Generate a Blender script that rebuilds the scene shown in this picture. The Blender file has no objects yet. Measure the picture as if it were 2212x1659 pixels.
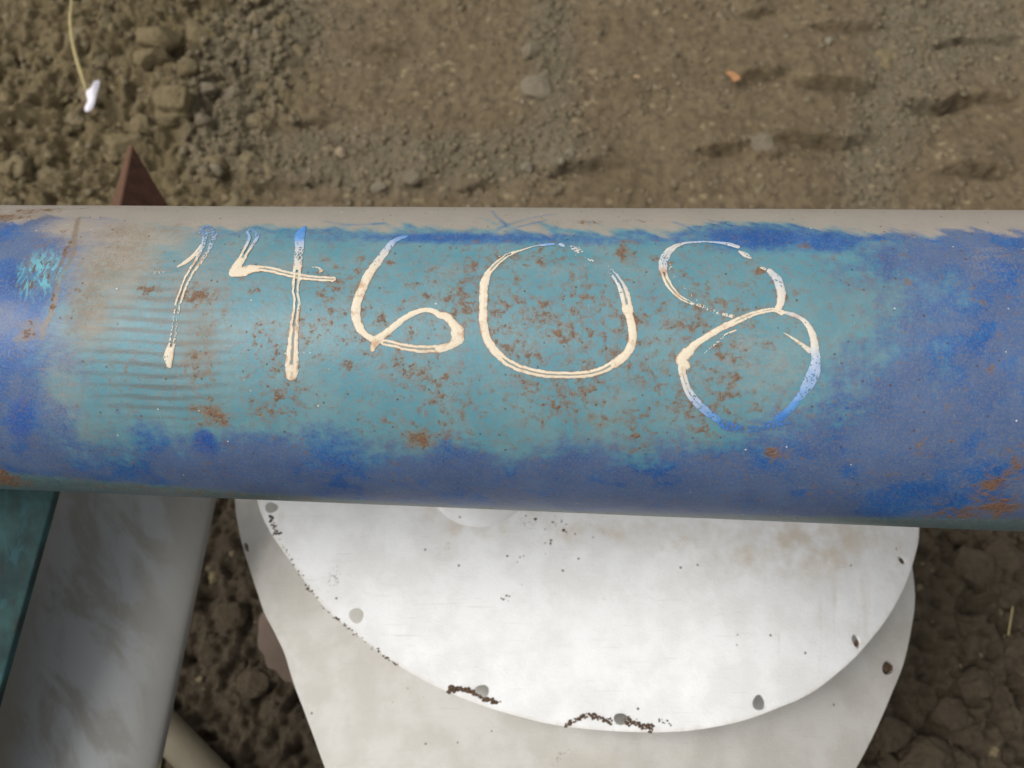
import bpy, bmesh, math, random
import numpy as np
from mathutils import Vector
from mathutils.geometry import delaunay_2d_cdt
from mathutils.bvhtree import BVHTree

rad = math.radians
rng = np.random.default_rng(7)
random.seed(7)
scene = bpy.context.scene
COL = scene.collection

# ------------------------------------------------------------------ camera
H = 1.15                 # eye height of the camera above the soil
PITCH = rad(66)          # looking down
FP = 1916.0              # focal length in units of a 2212 wide picture
cam_data = bpy.data.cameras.new('camera')
cam_data.sensor_width = 36.0
cam_data.lens = 36.0 * FP / 2212.0
cam_data.clip_start = 0.02
cam_data.clip_end = 500
cam = bpy.data.objects.new('camera', cam_data)
cam.location = (0, 0, H)
cam.rotation_euler = (math.pi / 2 - PITCH, 0, 0)
COL.objects.link(cam)
scene.camera = cam
cam_data.dof.use_dof = True
cam_data.dof.focus_distance = 0.445
cam_data.dof.aperture_fstop = 11.0

# ------------------------------------------------------------------ light
SUN_ELEV, SUN_AZ = rad(56), rad(-98)      # azimuth measured from +Y (away from the camera), minus = to the left
world = bpy.data.worlds.new('World')
scene.world = world
world.use_nodes = True
wn = world.node_tree
wn.nodes.clear()
w_out = wn.nodes.new('ShaderNodeOutputWorld')
w_bg = wn.nodes.new('ShaderNodeBackground')
w_sky = wn.nodes.new('ShaderNodeTexSky')
w_sky.sky_type = 'NISHITA'
w_sky.sun_disc = False
w_sky.sun_elevation = SUN_ELEV
w_sky.sun_rotation = SUN_AZ
w_sky.dust_density = 4.0
w_sky.air_density = 1.0
w_hs = wn.nodes.new('ShaderNodeHueSaturation')     # cloud cover takes the blue out of the sky
w_hs.inputs['Saturation'].default_value = 0.10
wn.links.new(w_sky.outputs[0], w_hs.inputs['Color'])
wn.links.new(w_hs.outputs[0], w_bg.inputs[0])
w_bg.inputs[1].default_value = 0.15
wn.links.new(w_bg.outputs[0], w_out.inputs[0])

sun_d = bpy.data.lights.new('sun', 'SUN')
sun_d.energy = 1.4
sun_d.angle = rad(30)
sun_d.color = (1.0, 0.965, 0.91)
sun = bpy.data.objects.new('sun', sun_d)
sv = Vector((math.sin(SUN_AZ) * math.cos(SUN_ELEV), math.cos(SUN_AZ) * math.cos(SUN_ELEV), math.sin(SUN_ELEV)))
sun.rotation_euler = sv.to_track_quat('Z', 'Y').to_euler()
sun.location = sv * 5
COL.objects.link(sun)

scene.view_settings.view_transform = 'Standard'
scene.view_settings.look = 'None'
scene.view_settings.gamma = 1.0
scene.view_settings.use_curve_mapping = False
scene.view_settings.exposure = 0.06

# ------------------------------------------------------------------ measuring helpers
CR = np.array([1.0, 0, 0])
CF = np.array([0, math.cos(PITCH), -math.sin(PITCH)])
CU = np.array([0, math.sin(PITCH), math.cos(PITCH)])
CO = np.array([0, 0, H])


def sight(px, py):
    """directions in which the points measured in the photograph were sighted"""
    px = np.asarray(px, float); py = np.asarray(py, float)
    dx = (px - 1106.0) / FP; dy = -(py - 829.5) / FP
    return CF + dx[..., None] * CR + dy[..., None] * CU


def on_height(px, py, zf):
    """sighted point on the surface z = zf(x, y)"""
    d = sight(px, py)
    z = np.full(d.shape[:-1], 0.4)
    for _ in range(14):
        t = (z - H) / d[..., 2]
        p = CO + d * t[..., None]
        z = zf(p[..., 0], p[..., 1])
    t = (z - H) / d[..., 2]
    return CO + d * t[..., None]


def flat(z0):
    return lambda x, y: np.zeros_like(x) + z0


# ------------------------------------------------------------------ noise
_perm = np.random.default_rng(3).permutation(512)
_ga = np.random.default_rng(4).uniform(0, 2 * np.pi, 512)
_gx, _gy = np.cos(_ga), np.sin(_ga)


def perlin(x, y, seed=0):
    xi = np.floor(x).astype(int); yi = np.floor(y).astype(int)
    xf = x - xi; yf = y - yi
    u = xf * xf * xf * (xf * (xf * 6 - 15) + 10); v = yf * yf * yf * (yf * (yf * 6 - 15) + 10)

    def g(ix, iy, fx, fy):
        h = _perm[(_perm[(ix + seed * 17) & 511] + iy * 7 + seed) & 511]
        return _gx[h] * fx + _gy[h] * fy
    a = g(xi, yi, xf, yf); b = g(xi + 1, yi, xf - 1, yf)
    c = g(xi, yi + 1, xf, yf - 1); d = g(xi + 1, yi + 1, xf - 1, yf - 1)
    return ((a + (b - a) * u) + ((c + (d - c) * u) - (a + (b - a) * u)) * v) * 1.5


def fbm(x, y, s, octv=4, seed=0, gain=0.5):
    """s = size of the largest feature in metres"""
    x = np.asarray(x) / s; y = np.asarray(y) / s
    r = 0; a = 1; t = 0
    for i in range(octv):
        r = r + a * perlin(x, y, seed + i * 5); t += a; a *= gain
        x = x * 2.03 + 11.7; y = y * 2.03 + 5.3
    return r / t


def sst(e0, e1, x):
    t = np.clip((x - e0) / (e1 - e0), 0, 1)
    return t * t * (3 - 2 * t)


# ------------------------------------------------------------------ mesh helpers
def link(name, me, mat=None, parent=None, smooth=True):
    o = bpy.data.objects.new(name, me)
    COL.objects.link(o)
    if mat: me.materials.append(mat)
    if smooth and len(me.polygons):
        me.polygons.foreach_set('use_smooth', np.ones(len(me.polygons), bool))
    if parent: o.parent = parent
    return o


def mesh_np(name, co, faces):
    """faces: (n,3) or (n,4) int array"""
    me = bpy.data.meshes.new(name)
    co = np.asarray(co, np.float32); faces = np.asarray(faces, np.int32)
    me.vertices.add(len(co)); me.vertices.foreach_set('co', co.ravel())
    k = faces.shape[1]
    me.loops.add(faces.size); me.loops.foreach_set('vertex_index', faces.ravel())
    me.polygons.add(len(faces))
    me.polygons.foreach_set('loop_start', np.arange(0, faces.size, k, dtype=np.int32))
    me.polygons.foreach_set('loop_total', np.full(len(faces), k, np.int32))
    me.update(calc_edges=True)
    me.validate()
    return me


def grid_faces(n, m, flip=False, wrap=False):
    i = np.arange(n - 1)[:, None] * m
    if wrap:
        j = np.arange(m)[None, :]; j2 = (j + 1) % m
    else:
        j = np.arange(m - 1)[None, :]; j2 = j + 1
    f = np.stack([i + j, i + m + j, i + m + j2, i + j2], -1).reshape(-1, 4)
    return f[:, ::-1] if flip else f


def attr(me, name, val, kind='FLOAT'):
    a = me.attributes.new(name, kind, 'POINT')
    val = np.asarray(val, np.float32)
    if kind == 'FLOAT': a.data.foreach_set('value', val.ravel())
    elif kind == 'FLOAT_VECTOR': a.data.foreach_set('vector', val.ravel())
    else: a.data.foreach_set('color', val.ravel())


def tag(o, label=None, cat=None, group=None, kind=None):
    if label: o['label'] = label
    if cat: o['category'] = cat
    if group: o['group'] = group
    if kind: o['kind'] = kind
    return o


def empty(name, loc, label, cat, group=None):
    o = bpy.data.objects.new(name, None)
    o.empty_display_size = 0.05
    o.location = loc
    COL.objects.link(o)
    return tag(o, label, cat, group)


def adopt(o, p):
    o.parent = p
    o.matrix_parent_inverse.identity()
    o.location = Vector(o.location) - Vector(p.location)
    return o


def spline(pts, n=8):
    """Catmull-Rom through rows of pts"""
    P = np.asarray(pts, float)
    P = np.vstack([2 * P[0] - P[1], P, 2 * P[-1] - P[-2]])
    out = []
    for i in range(1, len(P) - 2):
        t = np.linspace(0, 1, n, endpoint=False)[:, None]
        a, b, c, d = P[i - 1], P[i], P[i + 1], P[i + 2]
        out.append(0.5 * ((2 * b) + (-a + c) * t + (2 * a - 5 * b + 4 * c - d) * t ** 2 + (-a + 3 * b - 3 * c + d) * t ** 3))
    out.append(P[-2][None])
    return np.vstack(out)


def seg_dist(qx, qy, pl):
    """distance from q to polyline pl (n,2); returns distance, index along the line and side"""
    best = np.full(qx.shape, 1e9); bt = np.zeros(qx.shape); sd = np.zeros(qx.shape)
    for i in range(len(pl) - 1):
        ax, ay = pl[i, :2]; bx, by = pl[i + 1, :2]
        ex, ey = bx - ax, by - ay
        L = ex * ex + ey * ey + 1e-12
        t = np.clip(((qx - ax) * ex + (qy - ay) * ey) / L, 0, 1)
        dx = qx - ax - t * ex; dy = qy - ay - t * ey
        d = np.hypot(dx, dy)
        m = d < best
        best[m] = d[m]; bt[m] = (i + t)[m]; sd[m] = np.sign(ex * dy - ey * dx)[m]
    return best, bt, sd


# ------------------------------------------------------------------ node helper
class NT:
    def __init__(self, name):
        self.m = bpy.data.materials.new(name); self.m.use_nodes = True
        self.t = self.m.node_tree; self.t.nodes.clear()
        self.out = self.t.nodes.new('ShaderNodeOutputMaterial')
        self.b = self.t.nodes.new('ShaderNodeBsdfPrincipled')
        self.t.links.new(self.b.outputs[0], self.out.inputs[0])

    def set(self, s, v):
        if isinstance(v, bpy.types.NodeSocket): self.t.links.new(v, s)
        elif v is not None: s.default_value = v

    def n(self, typ, out=0, props=None, **ins):
        nd = self.t.nodes.new(typ)
        for k, v in (props or {}).items(): setattr(nd, k, v)
        for k, v in ins.items():
            key = int(k[1:]) if k[0] == '_' and k[1:].isdigit() else k
            self.set(nd.inputs[key], v)
        return nd.outputs[out]

    def attr(self, name, out='Fac'):
        return self.n('ShaderNodeAttribute', out, {'attribute_name': name})

    def obj(self):
        return self.n('ShaderNodeTexCoord', 'Object')

    def noise(self, vec, scale, detail=4, rough=0.55, dist=0.0, out='Fac'):
        return self.n('ShaderNodeTexNoise', out, None, Vector=vec, Scale=scale, Detail=detail, Roughness=rough, Distortion=dist)

    def math(self, op, a, b=0.0, clamp=False):
        return self.n('ShaderNodeMath', 0, {'operation': op, 'use_clamp': clamp}, _0=a, _1=b)

    def rng(self, v, a, b, c=0.0, d=1.0):
        return self.n('ShaderNodeMapRange', 0, {'interpolation_type': 'SMOOTHSTEP'}, _0=v, _1=a, _2=b, _3=c, _4=d)

    def mix(self, f, a, b, mode='MIX'):
        nd = self.t.nodes.new('ShaderNodeMix'); nd.data_type = 'RGBA'; nd.blend_type = mode
        self.set(nd.inputs[0], f)
        self.set(nd.inputs[6], a if not isinstance(a, tuple) else (*a, 1)[:4])
        self.set(nd.inputs[7], b if not isinstance(b, tuple) else (*b, 1)[:4])
        return nd.outputs[2]

    def scale(self, vec, v):
        return self.n('ShaderNodeVectorMath', 0, {'operation': 'MULTIPLY'}, _0=vec, _1=v)

    def finish(self, col, rough=0.6, bumps=(), spec=0.5, metal=0.0):
        self.set(self.b.inputs['Base Color'], col if not isinstance(col, tuple) else (*col, 1)[:4])
        self.set(self.b.inputs['Roughness'], rough)
        self.set(self.b.inputs['Specular IOR Level'], spec)
        self.set(self.b.inputs['Metallic'], metal)
        prev = None
        for h, dist in bumps:
            nd = self.t.nodes.new('ShaderNodeBump'); nd.inputs['Strength'].default_value = 1.0
            self.set(nd.inputs['Height'], h); nd.inputs['Distance'].default_value = dist
            if prev: self.t.links.new(prev, nd.inputs['Normal'])
            prev = nd.outputs[0]
        if prev: self.t.links.new(prev, self.b.inputs['Normal'])
        return self.m


def srgb(r, g, b):
    return tuple(((c / 255) / 12.92 if c <= 10 else ((c / 255 + 0.055) / 1.055) ** 2.4) for c in (r, g, b))


# ------------------------------------------------------------------ soil material
def soil_material():
    k = NT('soil'); v = k.obj()
    grav = k.attr('gravel'); wet_shade = k.attr('damp_shade'); rub = k.attr('rubble')
    n1 = k.noise(v, 9, 5, 0.6); n2 = k.noise(v, 60, 6, 0.65); n3 = k.noise(v, 260, 3, 0.6)
    base = k.mix(k.rng(n1, 0.3, 0.7), srgb(110, 96, 73), srgb(122, 107, 84))
    base = k.mix(k.rng(n2, 0.4, 0.7), base, srgb(95, 82, 64))
    base = k.mix(k.math('MULTIPLY', rub, 0.75), base, k.mix(n2, srgb(98, 87, 61), srgb(130, 116, 86)))
    gr = k.mix(k.rng(n3, 0.3, 0.7), srgb(82, 80, 68), srgb(138, 128, 108))
    base = k.mix(k.math('MULTIPLY', grav, 0.55), base, gr)
    # small pale and dark grains
    vor = k.n('ShaderNodeTexVoronoi', 'Color', {'feature': 'F1'}, Vector=v, Scale=120.0)
    sep = k.n('ShaderNodeSeparateColor', 0, None, Color=vor)
    base = k.mix(k.rng(sep, 0.955, 0.985, 0, 0.35), base, srgb(178, 160, 128))
    base = k.mix(k.rng(sep, 0.10, 0.03, 0, 0.4), base, srgb(74, 66, 54))
    base = k.mix(k.rng(n3, 0.5, 0.75, 0, 0.35), base, srgb(92, 80, 60))
    base = k.mix(wet_shade, base, k.mix(n2, srgb(62, 54, 43), srgb(94, 83, 67)))  # near soil: shade painted into the colour together with moisture
    return k.finish(base, 0.95, [(n2, 0.009), (n3, 0.0022)], spec=0.2)


M_SOIL = soil_material()


def stone_material(name, a, b):
    k = NT(name); v = k.obj()
    ri = k.n('ShaderNodeObjectInfo', 'Random')
    n1 = k.noise(v, 90, 5, 0.6); n2 = k.noise(v, 420, 3, 0.6)
    tone = k.attr('tone')
    c = k.mix(k.rng(n1, 0.3, 0.7), a, b)
    c = k.mix(tone, c, k.mix(k.rng(tone, 0.8, 1.0), srgb(132, 124, 108), srgb(170, 146, 116)))
    c = k.mix(k.rng(n2, 0.45, 0.75, 0, 0.4), c, srgb(90, 80, 62))
    return k.finish(c, 0.92, [(n1, 0.003), (n2, 0.001)], spec=0.25)


M_CLOD = stone_material('dry_clod', srgb(106, 94, 68), srgb(120, 107, 80))
M_PEBBLE = stone_material('pebble_stone', srgb(98, 88, 68), srgb(120, 107, 84))
M_STONE = stone_material('grey_stone', srgb(104, 94, 77), srgb(120, 108, 88))

# ------------------------------------------------------------------ ground
def axis_coords(lo, hi, step, far):
    c = list(np.arange(lo, hi + step * 0.5, step))
    s = step; x = hi
    while x < far:
        s *= 1.1; x += s; c.append(x)
    s = step; x = lo
    pre = []
    while x > -far:
        s *= 1.1; x -= s; pre.append(x)
    return np.array(pre[::-1] + c)


def gp(px, py, z=0.0):
    return on_height(px, py, flat(z))


def gblob(X, Y, px, py, rx, ry, rot=0.0):
    """soft patch of soil centred on the sighted ground point; radii in metres"""
    c = gp(px, py)
    dx, dy = X - c[0], Y - c[1]
    cs, sn = math.cos(rot), math.sin(rot)
    u = (dx * cs + dy * sn) / rx; w = (-dx * sn + dy * cs) / ry
    return np.exp(-(u * u + w * w))


LEDGES = [  # (points along the foot of a pressed-in step, height, reach)
    ([(1527, 331), (1560, 328), (1595, 326)], 0.016, 0.05),
    ([(1690, 306), (1730, 311), (1771, 314), (1820, 316), (1862, 311)], 0.018, 0.06),
    ([(1975, 232), (2010, 236), (2042, 232), (2060, 222)], 0.024, 0.07),
    ([(2062, 226), (2100, 214), (2140, 210), (2180, 216)], 0.014, 0.05),
    ([(1735, 182), (1780, 188), (1830, 190), (1874, 194)], 0.020, 0.06),
    ([(1600, 172), (1640, 168), (1690, 160)], 0.015, 0.05),
    ([(1771, 62), (1830, 66), (1893, 66)], 0.014, 0.06),
    ([(2020, 102), (2080, 90), (2180, 87)], 0.010, 0.05),
    ([(2058, 366), (2110, 367), (2172, 370)], 0.020, 0.05),
    ([(1650, 347), (1690, 342)], 0.008, 0.03),
    ([(1615, 34), (1660, 26)], 0.010, 0.05),
    ([(1190, 374), (1250, 366), (1316, 364)], 0.014, 0.045),
    ([(880, 402), (925, 398)], 0.010, 0.03),
    ([(1010, 412), (1060, 404)], 0.008, 0.03),
    ([(820, 100), (870, 112)], 0.010, 0.04),
    ([(560, 280), (650, 272), (700, 262)], 0.008, 0.04),
    ([(540, 412), (640, 398), (700, 396)], 0.008, 0.04),
]


def soil_height(X, Y):
    h = 0.012 * fbm(X, Y, 0.5, 2, 1)
    h += 0.010 * fbm(X, Y, 0.12, 3, 2)
    h += 0.0035 * fbm(X, Y, 0.022, 3, 3)
    rub = rubble(X, Y)
    b = np.abs(fbm(X + 0.02 * fbm(X, Y, 0.05, 2, 9), Y, 0.075, 4, 5, 0.6))
    h += rub * (0.062 * (0.3 - b) + 0.02 * fbm(X, Y, 0.2, 2, 8) + 0.022 * (0.25 - np.abs(fbm(X, Y, 0.032, 3, 31, 0.6))) )
    d = damp_shade(X, Y)
    b2 = np.abs(fbm(X, Y, 0.06, 4, 15, 0.6))
    h += d * (0.065 * (0.3 - b2))
    g = gravel(X, Y)
    h += g * 0.006 * (0.4 - np.abs(fbm(X, Y, 0.014, 2, 22)))
    dry = (1 - rub) * (1 - d)
    h += dry * 0.007 * (0.3 - np.abs(fbm(X, Y, 0.035, 4, 51, 0.65)))
    for pts, A, W in LEDGES:
        P = np.array([gp(*p) for p in pts])[:, :2]
        x0, x1 = P[:, 0].min() - 0.09, P[:, 0].max() + 0.09
        y0, y1 = P[:, 1].min() - 0.15, P[:, 1].max() + 0.25
        m = (X > x0) & (X < x1) & (Y > y0) & (Y < y1)
        if not m.any(): continue
        xs, ys = X[m], Y[m]
        yl = np.interp(xs, P[:, 0], P[:, 1]) + 0.006 * fbm(xs, ys, 0.03, 2, 40)
        along = sst(P[0, 0] - 0.03, P[0, 0] + 0.015, xs) * sst(P[-1, 0] + 0.03, P[-1, 0] - 0.015, xs)
        dy = ys - yl
        prof = np.where(dy >= 0, sst(0, 0.004, dy) * np.exp(-np.maximum(dy - 0.008, 0) / W), 0)
        prof2 = np.where(dy < 0, -0.95 * np.exp(dy / 0.009), -0.95 * np.exp(-dy / 0.002))
        h[m] += 0.95 * A * along * (prof + prof2)
    # shallow straight furrow edge across the rubble
    P = np.array([gp(*p) for p in [(150, 150), (95, 215), (0, 305)]])[:, :2]
    dd, _, sd = seg_dist(X.ravel(), Y.ravel(), P)
    h += (0.016 * np.exp(-(dd / 0.012) ** 2)).reshape(X.shape)
    return h


def rubble(X, Y):
    r = gblob(X, Y, 240, 120, 0.28, 0.34) + gblob(X, Y, 120, 330, 0.27, 0.2) + gblob(X, Y, 420, 30, 0.15, 0.2) + 0.8 * gblob(X, Y, -150, 250, 0.4, 0.5)
    r = r - 0.8 * gblob(X, Y, 20, 70, 0.1, 0.13)
    r = np.clip(r, 0, 1) + 0.25 * fbm(X, Y, 0.12, 3, 12)
    return sst(0.22, 0.95, r)


def gravel(X, Y):
    g = 0
    for p in [(600, 60, .12, .12), (520, 150, .07, .15), (470, 280, .05, .12), (1190, 60, .05, .13), (1200, 210, .035, .10), (1150, 330, .1, .05),
              (2000, 40, .10, .10), (1960, 140, .06, .1), (1930, 230, .05, .1), (1900, 320, .045, .08), (1860, 400, .05, .08),
              (2130, 60, .1, .1), (860, 360, .2, .06), (760, 330, .15, .05)]:
        g = g + gblob(X, Y, *p)
    return sst(0.12, 1.1, np.clip(g, 0, 1) + 0.4 * fbm(X, Y, 0.06, 3, 19))


def damp_shade(X, Y):
    """loose, freshly dug moist soil on the near side of the pipe, its shade painted in"""
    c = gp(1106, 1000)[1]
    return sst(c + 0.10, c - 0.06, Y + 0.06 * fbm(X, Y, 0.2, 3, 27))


gx = axis_coords(-1.08, 1.06, 0.0034, 60)
gy = axis_coords(-0.10, 1.56, 0.0034, 60)
GX, GY = np.meshgrid(gx, gy, indexing='ij')
GH = soil_height(GX, GY)
gm = mesh_np('ground', np.stack([GX, GY, GH], -1).reshape(-1, 3), grid_faces(len(gx), len(gy)))
attr(gm, 'rubble', rubble(GX, GY)); attr(gm, 'gravel', gravel(GX, GY)); attr(gm, 'damp_shade', damp_shade(GX, GY))
ground = tag(link('ground', gm, M_SOIL), kind='structure')


def gz(x, y):
    return float(soil_height(np.array([[x]]), np.array([[y]]))[0, 0])


# ------------------------------------------------------------------ loose stones
def ico(sub):
    bm = bmesh.new(); bmesh.ops.create_icosphere(bm, subdivisions=sub, radius=1.0)
    v = np.array([p.co[:] for p in bm.verts]); f = np.array([[q.index for q in p.verts] for p in bm.faces]); bm.free()
    return v, f


ICO1, ICO2, ICO3, ICO4 = ico(1), ico(2), ico(3), ico(5)


def lumps(name, spots, tmpl, mat, label_kind='stuff', squash=0.65, rough=1.0, sink=0.25):
    """spots: (x, y, z, r, tone)"""
    V, F = tmpl; n = len(V); cos, fs, tn = [], [], []
    for i, (x, y, z, r, tone) in enumerate(spots):
        g = np.random.default_rng(i + len(spots))
        # facets: shrink the lump against a few random planes
        D = g.normal(size=(7, 3)); D /= np.linalg.norm(D, axis=1)[:, None]
        lim = g.uniform(0.6, 1.0, 7)
        P = V.copy()
        for d, l in zip(D, lim):
            s = P @ d; m = s > l
            P[m] -= ((s[m] - l)[:, None] * d) * 0.9
        o_ = g.uniform(0, 50)
        P *= 1 + rough * fbm(V[:, 0] + V[:, 2] * .6 + o_, V[:, 1] - V[:, 2] * .7, 0.8, 4, 3, 0.85)[:, None]
        P *= g.uniform(0.75, 1.2, 3) * np.array([1, 1, squash])
        a = g.uniform(0, 6.28); c, s = math.cos(a), math.sin(a)
        P = P @ np.array([[c, s, 0], [-s, c, 0], [0, 0, 1]])
        cos.append(P * r + np.array([x, y, z - r * sink + r * 0.15])); fs.append(F + i * n); tn.append(np.full(n, tone))
    me = mesh_np(name, np.vstack(cos), np.vstack(fs)); attr(me, 'tone', np.concatenate(tn))
    return link(name, me, mat)


def scatter(n, dens, r0, r1, power=2.5):
    out = []
    xs = rng.uniform(-1.05, 1.05, n * 6); ys = rng.uniform(-0.1, 1.55, n * 6)
    d = dens(xs, ys); keep = rng.uniform(size=len(xs)) < d
    xs, ys = xs[keep][:n], ys[keep][:n]
    z = soil_height(xs[None], ys[None])[0]
    rr = r0 + (r1 - r0) * rng.uniform(size=len(xs)) ** power
    tone = np.where(rng.uniform(size=len(xs)) < 0.02, rng.uniform(0.3, 0.9, len(xs)), rng.uniform(0, 0.15, len(xs)))
    return list(zip(xs, ys, z, rr, tone))


tag(lumps('gravel', scatter(9000, lambda x, y: np.clip(gravel(x, y) * 0.85 + 0.16, 0, 1) * (1 - 0.8 * damp_shade(x, y)), 0.0016, 0.0095, 3.2), ICO1, M_PEBBLE), kind='stuff')
tag(lumps('soil_crumbs', scatter(420, lambda x, y: np.clip(rubble(x, y), 0, 1) * 0.9 + 0.02, 0.003, 0.026, 2.0), ICO3, M_CLOD, sink=0.55), kind='stuff')


def damp_shade_mat():
    k = NT('damp_shade_clod'); v = k.obj(); n1 = k.noise(v, 80, 5, 0.6); n2 = k.noise(v, 350, 3, .6)
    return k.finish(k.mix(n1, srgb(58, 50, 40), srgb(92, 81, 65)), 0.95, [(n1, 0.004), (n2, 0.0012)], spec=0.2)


M_DAMP_SHADE = damp_shade_mat()  # dark clod colour holds shade as well as moisture
tag(lumps('damp_shade_crumbs', scatter(700, lambda x, y: damp_shade(x, y) * 0.9, 0.003, 0.02, 2.0), ICO3, M_DAMP_SHADE, sink=0.6), kind='stuff')


def stone(name, px, py, r, label, cat, mat, tone=0.0, sub=ICO4, sq=0.7, seed=1, box=0.0, cut=8):
    """one stone with broken facets and a pitted skin"""
    c = gp(px, py, 0.02); z = gz(c[0], c[1])
    g = np.random.default_rng(seed); V, F = sub
    P = V.copy()
    D = g.normal(size=(cut, 3)); D /= np.linalg.norm(D, axis=1)[:, None]
    for d, l in zip(D, g.uniform(0.55, 0.85, cut)):
        s = P @ d; m = s > l; P[m] -= (s[m] - l)[:, None] * d * 0.92
    if box:
        Q = V / np.abs(V).max(1)[:, None]
        P = P * (1 - box) + Q * 0.8 * box
    nrm = V
    bump = 1.4 * fbm(P[:, 0] + P[:, 2] * 0.7 + seed, P[:, 1] - P[:, 2] * 0.5, 0.6, 6, seed, 0.68)
    P = P + nrm * bump[:, None] * 0.16
    P *= np.array([1, 0.85, sq])
    me = mesh_np(name, P * r, F); attr(me, 'tone', np.full(len(P), tone))
    o = link(name, me, mat); o.location = (c[0], c[1], z + r * sq * 0.25)
    o.rotation_euler = (0.1, 0.05, g.uniform(-0.3, 0.3))
    return tag(o, label, cat)


stone('soil_clod', 377, 226, 0.032, 'blocky dry clod of earth at the edge of the rubble, casting a dark shadow', 'clod', M_CLOD, 0, sq=0.8, seed=5, box=0.55)
stone('soil_clod', 430, 60, 0.030, 'rounded clod of earth near the top edge, above the blocky clod', 'clod', M_CLOD, 0, seed=11)
stone('soil_clod', 345, 90, 0.036, 'large smooth clod of earth between the dry stalk and the gravel', 'clod', M_CLOD, 0, seed=12)
stone('soil_clod', 330, 130, 0.030, 'lumpy clod of earth just below the large smooth clod', 'clod', M_CLOD, 0, seed=13)
stone('soil_clod', 255, 300, 0.036, 'curved clod of earth above the tip of the rusty plate', 'clod', M_CLOD, 0, seed=14, sq=0.6)
stone('soil_clod', 405, 150, 0.020, 'small clod of earth above and right of the blocky clod', 'clod', M_CLOD, 0, seed=15)
stone('stone', 448, 187, 0.016, 'small pale squarish stone, left one of a pair right of the blocky clod', 'stone', M_STONE, 0.25, seed=21, box=.3)
stone('stone', 492, 184, 0.020, 'pale triangular flat stone, right one of a pair right of the blocky clod', 'stone', M_STONE, 0.2, seed=22, cut=5)
stone('stone', 1162, 178, 0.031, 'big flat grey stone pressed into the dirt, largest stone above the pipe', 'stone', M_STONE, 0.35, sq=0.45, seed=23, box=.3)
stone('stone', 1150, 98, 0.018, 'oblong grey stone above the big flat grey stone', 'stone', M_STONE, 0.2, sq=0.6, seed=24)
stone('stone', 1141, 349, 0.012, 'small round pale stone above the top of the zero', 'stone', M_STONE, 0.5, seed=25)
stone('stone', 732, 313, 0.010, 'tiny bright cream stone on bare dirt above the four and the six', 'stone', M_STONE, 0.9, seed=26)
stone('stone', 434, 258, 0.015, 'low pale stone just right of and below the blocky clod', 'stone', M_STONE, 0.1, seed=27)
stone('stone', 1230, 328, 0.010, 'narrow upright pale stone right of the small round pale stone', 'stone', M_STONE, 0.5, seed=28)
stone('stone', 1378, 152, 0.006, 'tiny orange stone on bare dirt right of the big flat grey stone', 'stone', M_STONE, 1.0, seed=29)
stone('stone', 1650, 300, 0.022, 'flat pale stone left of the pressed ledge in the dirt', 'stone', M_STONE, 0.3, sq=0.4, seed=30)
stone('stone', 815, 388, 0.013, 'pale angular stone near the pipe, above the six', 'stone', M_STONE, 0.5, seed=33)
stone('stone', 888, 372, 0.016, 'grey flat stone right of the pale angular stone above the six', 'stone', M_STONE, 0.3, sq=.5, seed=34)
stone('stone', 2184, 1378, 0.007, 'tiny whitish pebble on dark soil at the right edge', 'stone', M_STONE, 0.95, seed=31)
stone('stone', 1795, 80, 0.008, 'small pale stone near the top edge, left of the gravel strip', 'stone', M_STONE, 0.8, seed=32)
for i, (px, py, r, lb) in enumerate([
        (1920, 1585, .028, 'dark lump of moist soil with painted shade, beside the hole in the lower white flange'), (2050, 1540, .03, 'dark lump of moist soil with painted shade, right of the lower white flange, near the bottom'),
        (2090, 1230, .03, 'dark lump of moist soil with painted shade, right of the white cover, below the pipe'), (2170, 1200, .026, 'dark lump of moist soil with painted shade, at the right edge, just below the pipe'),
        (2000, 1650, .036, 'dark lump of moist soil with painted shade, in the bottom right, at the picture edge'), (2110, 1480, .024, 'rounded dark lump of moist soil with painted shade, below the tiny whitish pebble'),
        (545, 1475, .02, 'dark lump of moist soil with painted shade, left of the pinkish shard'), (500, 1330, .022, 'dark lump of moist soil with painted shade, between the grey sheet and the pinkish shard')]):
    stone('damp_shade_clod', px, py, r, lb, 'clod', M_DAMP_SHADE, 0, sq=0.6, seed=50 + i)

# ------------------------------------------------------------------ the blue pipe
R = 0.084


def pipe_fit(top0, bot0, top1, bot1, dist0):
    """axis of the cylinder of radius R whose two outlines pass the measured heights at px = 0 and px = 2212"""
    def resid(v):
        qy, qz, a, b = v
        Q = CO + CU * qy + CF * qz
        d = CR + CU * a + CF * b; d = d / np.linalg.norm(d)
        out = []
        for px, py in ((0, top0), (0, bot0), (2212, top1), (2212, bot1)):
            s = sight(px, py); n = np.cross(s, d); n /= np.linalg.norm(n)
            out.append(abs(np.dot(Q - CO, n)) - R)
        return np.array(out)
    v = np.array([0.01, dist0, 0.0, 0.0])
    for _ in range(60):
        r0 = resid(v); J = np.zeros((4, 4))
        for i in range(4):
            w = v.copy(); w[i] += 1e-6; J[:, i] = (resid(w) - r0) / 1e-6
        v = v - np.linalg.solve(J, r0) * 0.8
    qy, qz, a, b = v
    d = CR + CU * a + CF * b
    return CO + CU * qy + CF * qz, d / np.linalg.norm(d), resid(v)


PQ, PD, _res = pipe_fit(443, 1056, 454, 1149, 0.5)
e1 = (CO - PQ) - np.dot(CO - PQ, PD) * PD; e1 /= np.linalg.norm(e1)      # towards the camera
e2 = np.cross(PD, e1)
if e2[2] > 0: e2 = -e2                                                   # towards the near, lower side
print('pipe centre', PQ, 'dir', PD, 'res', _res)


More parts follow.
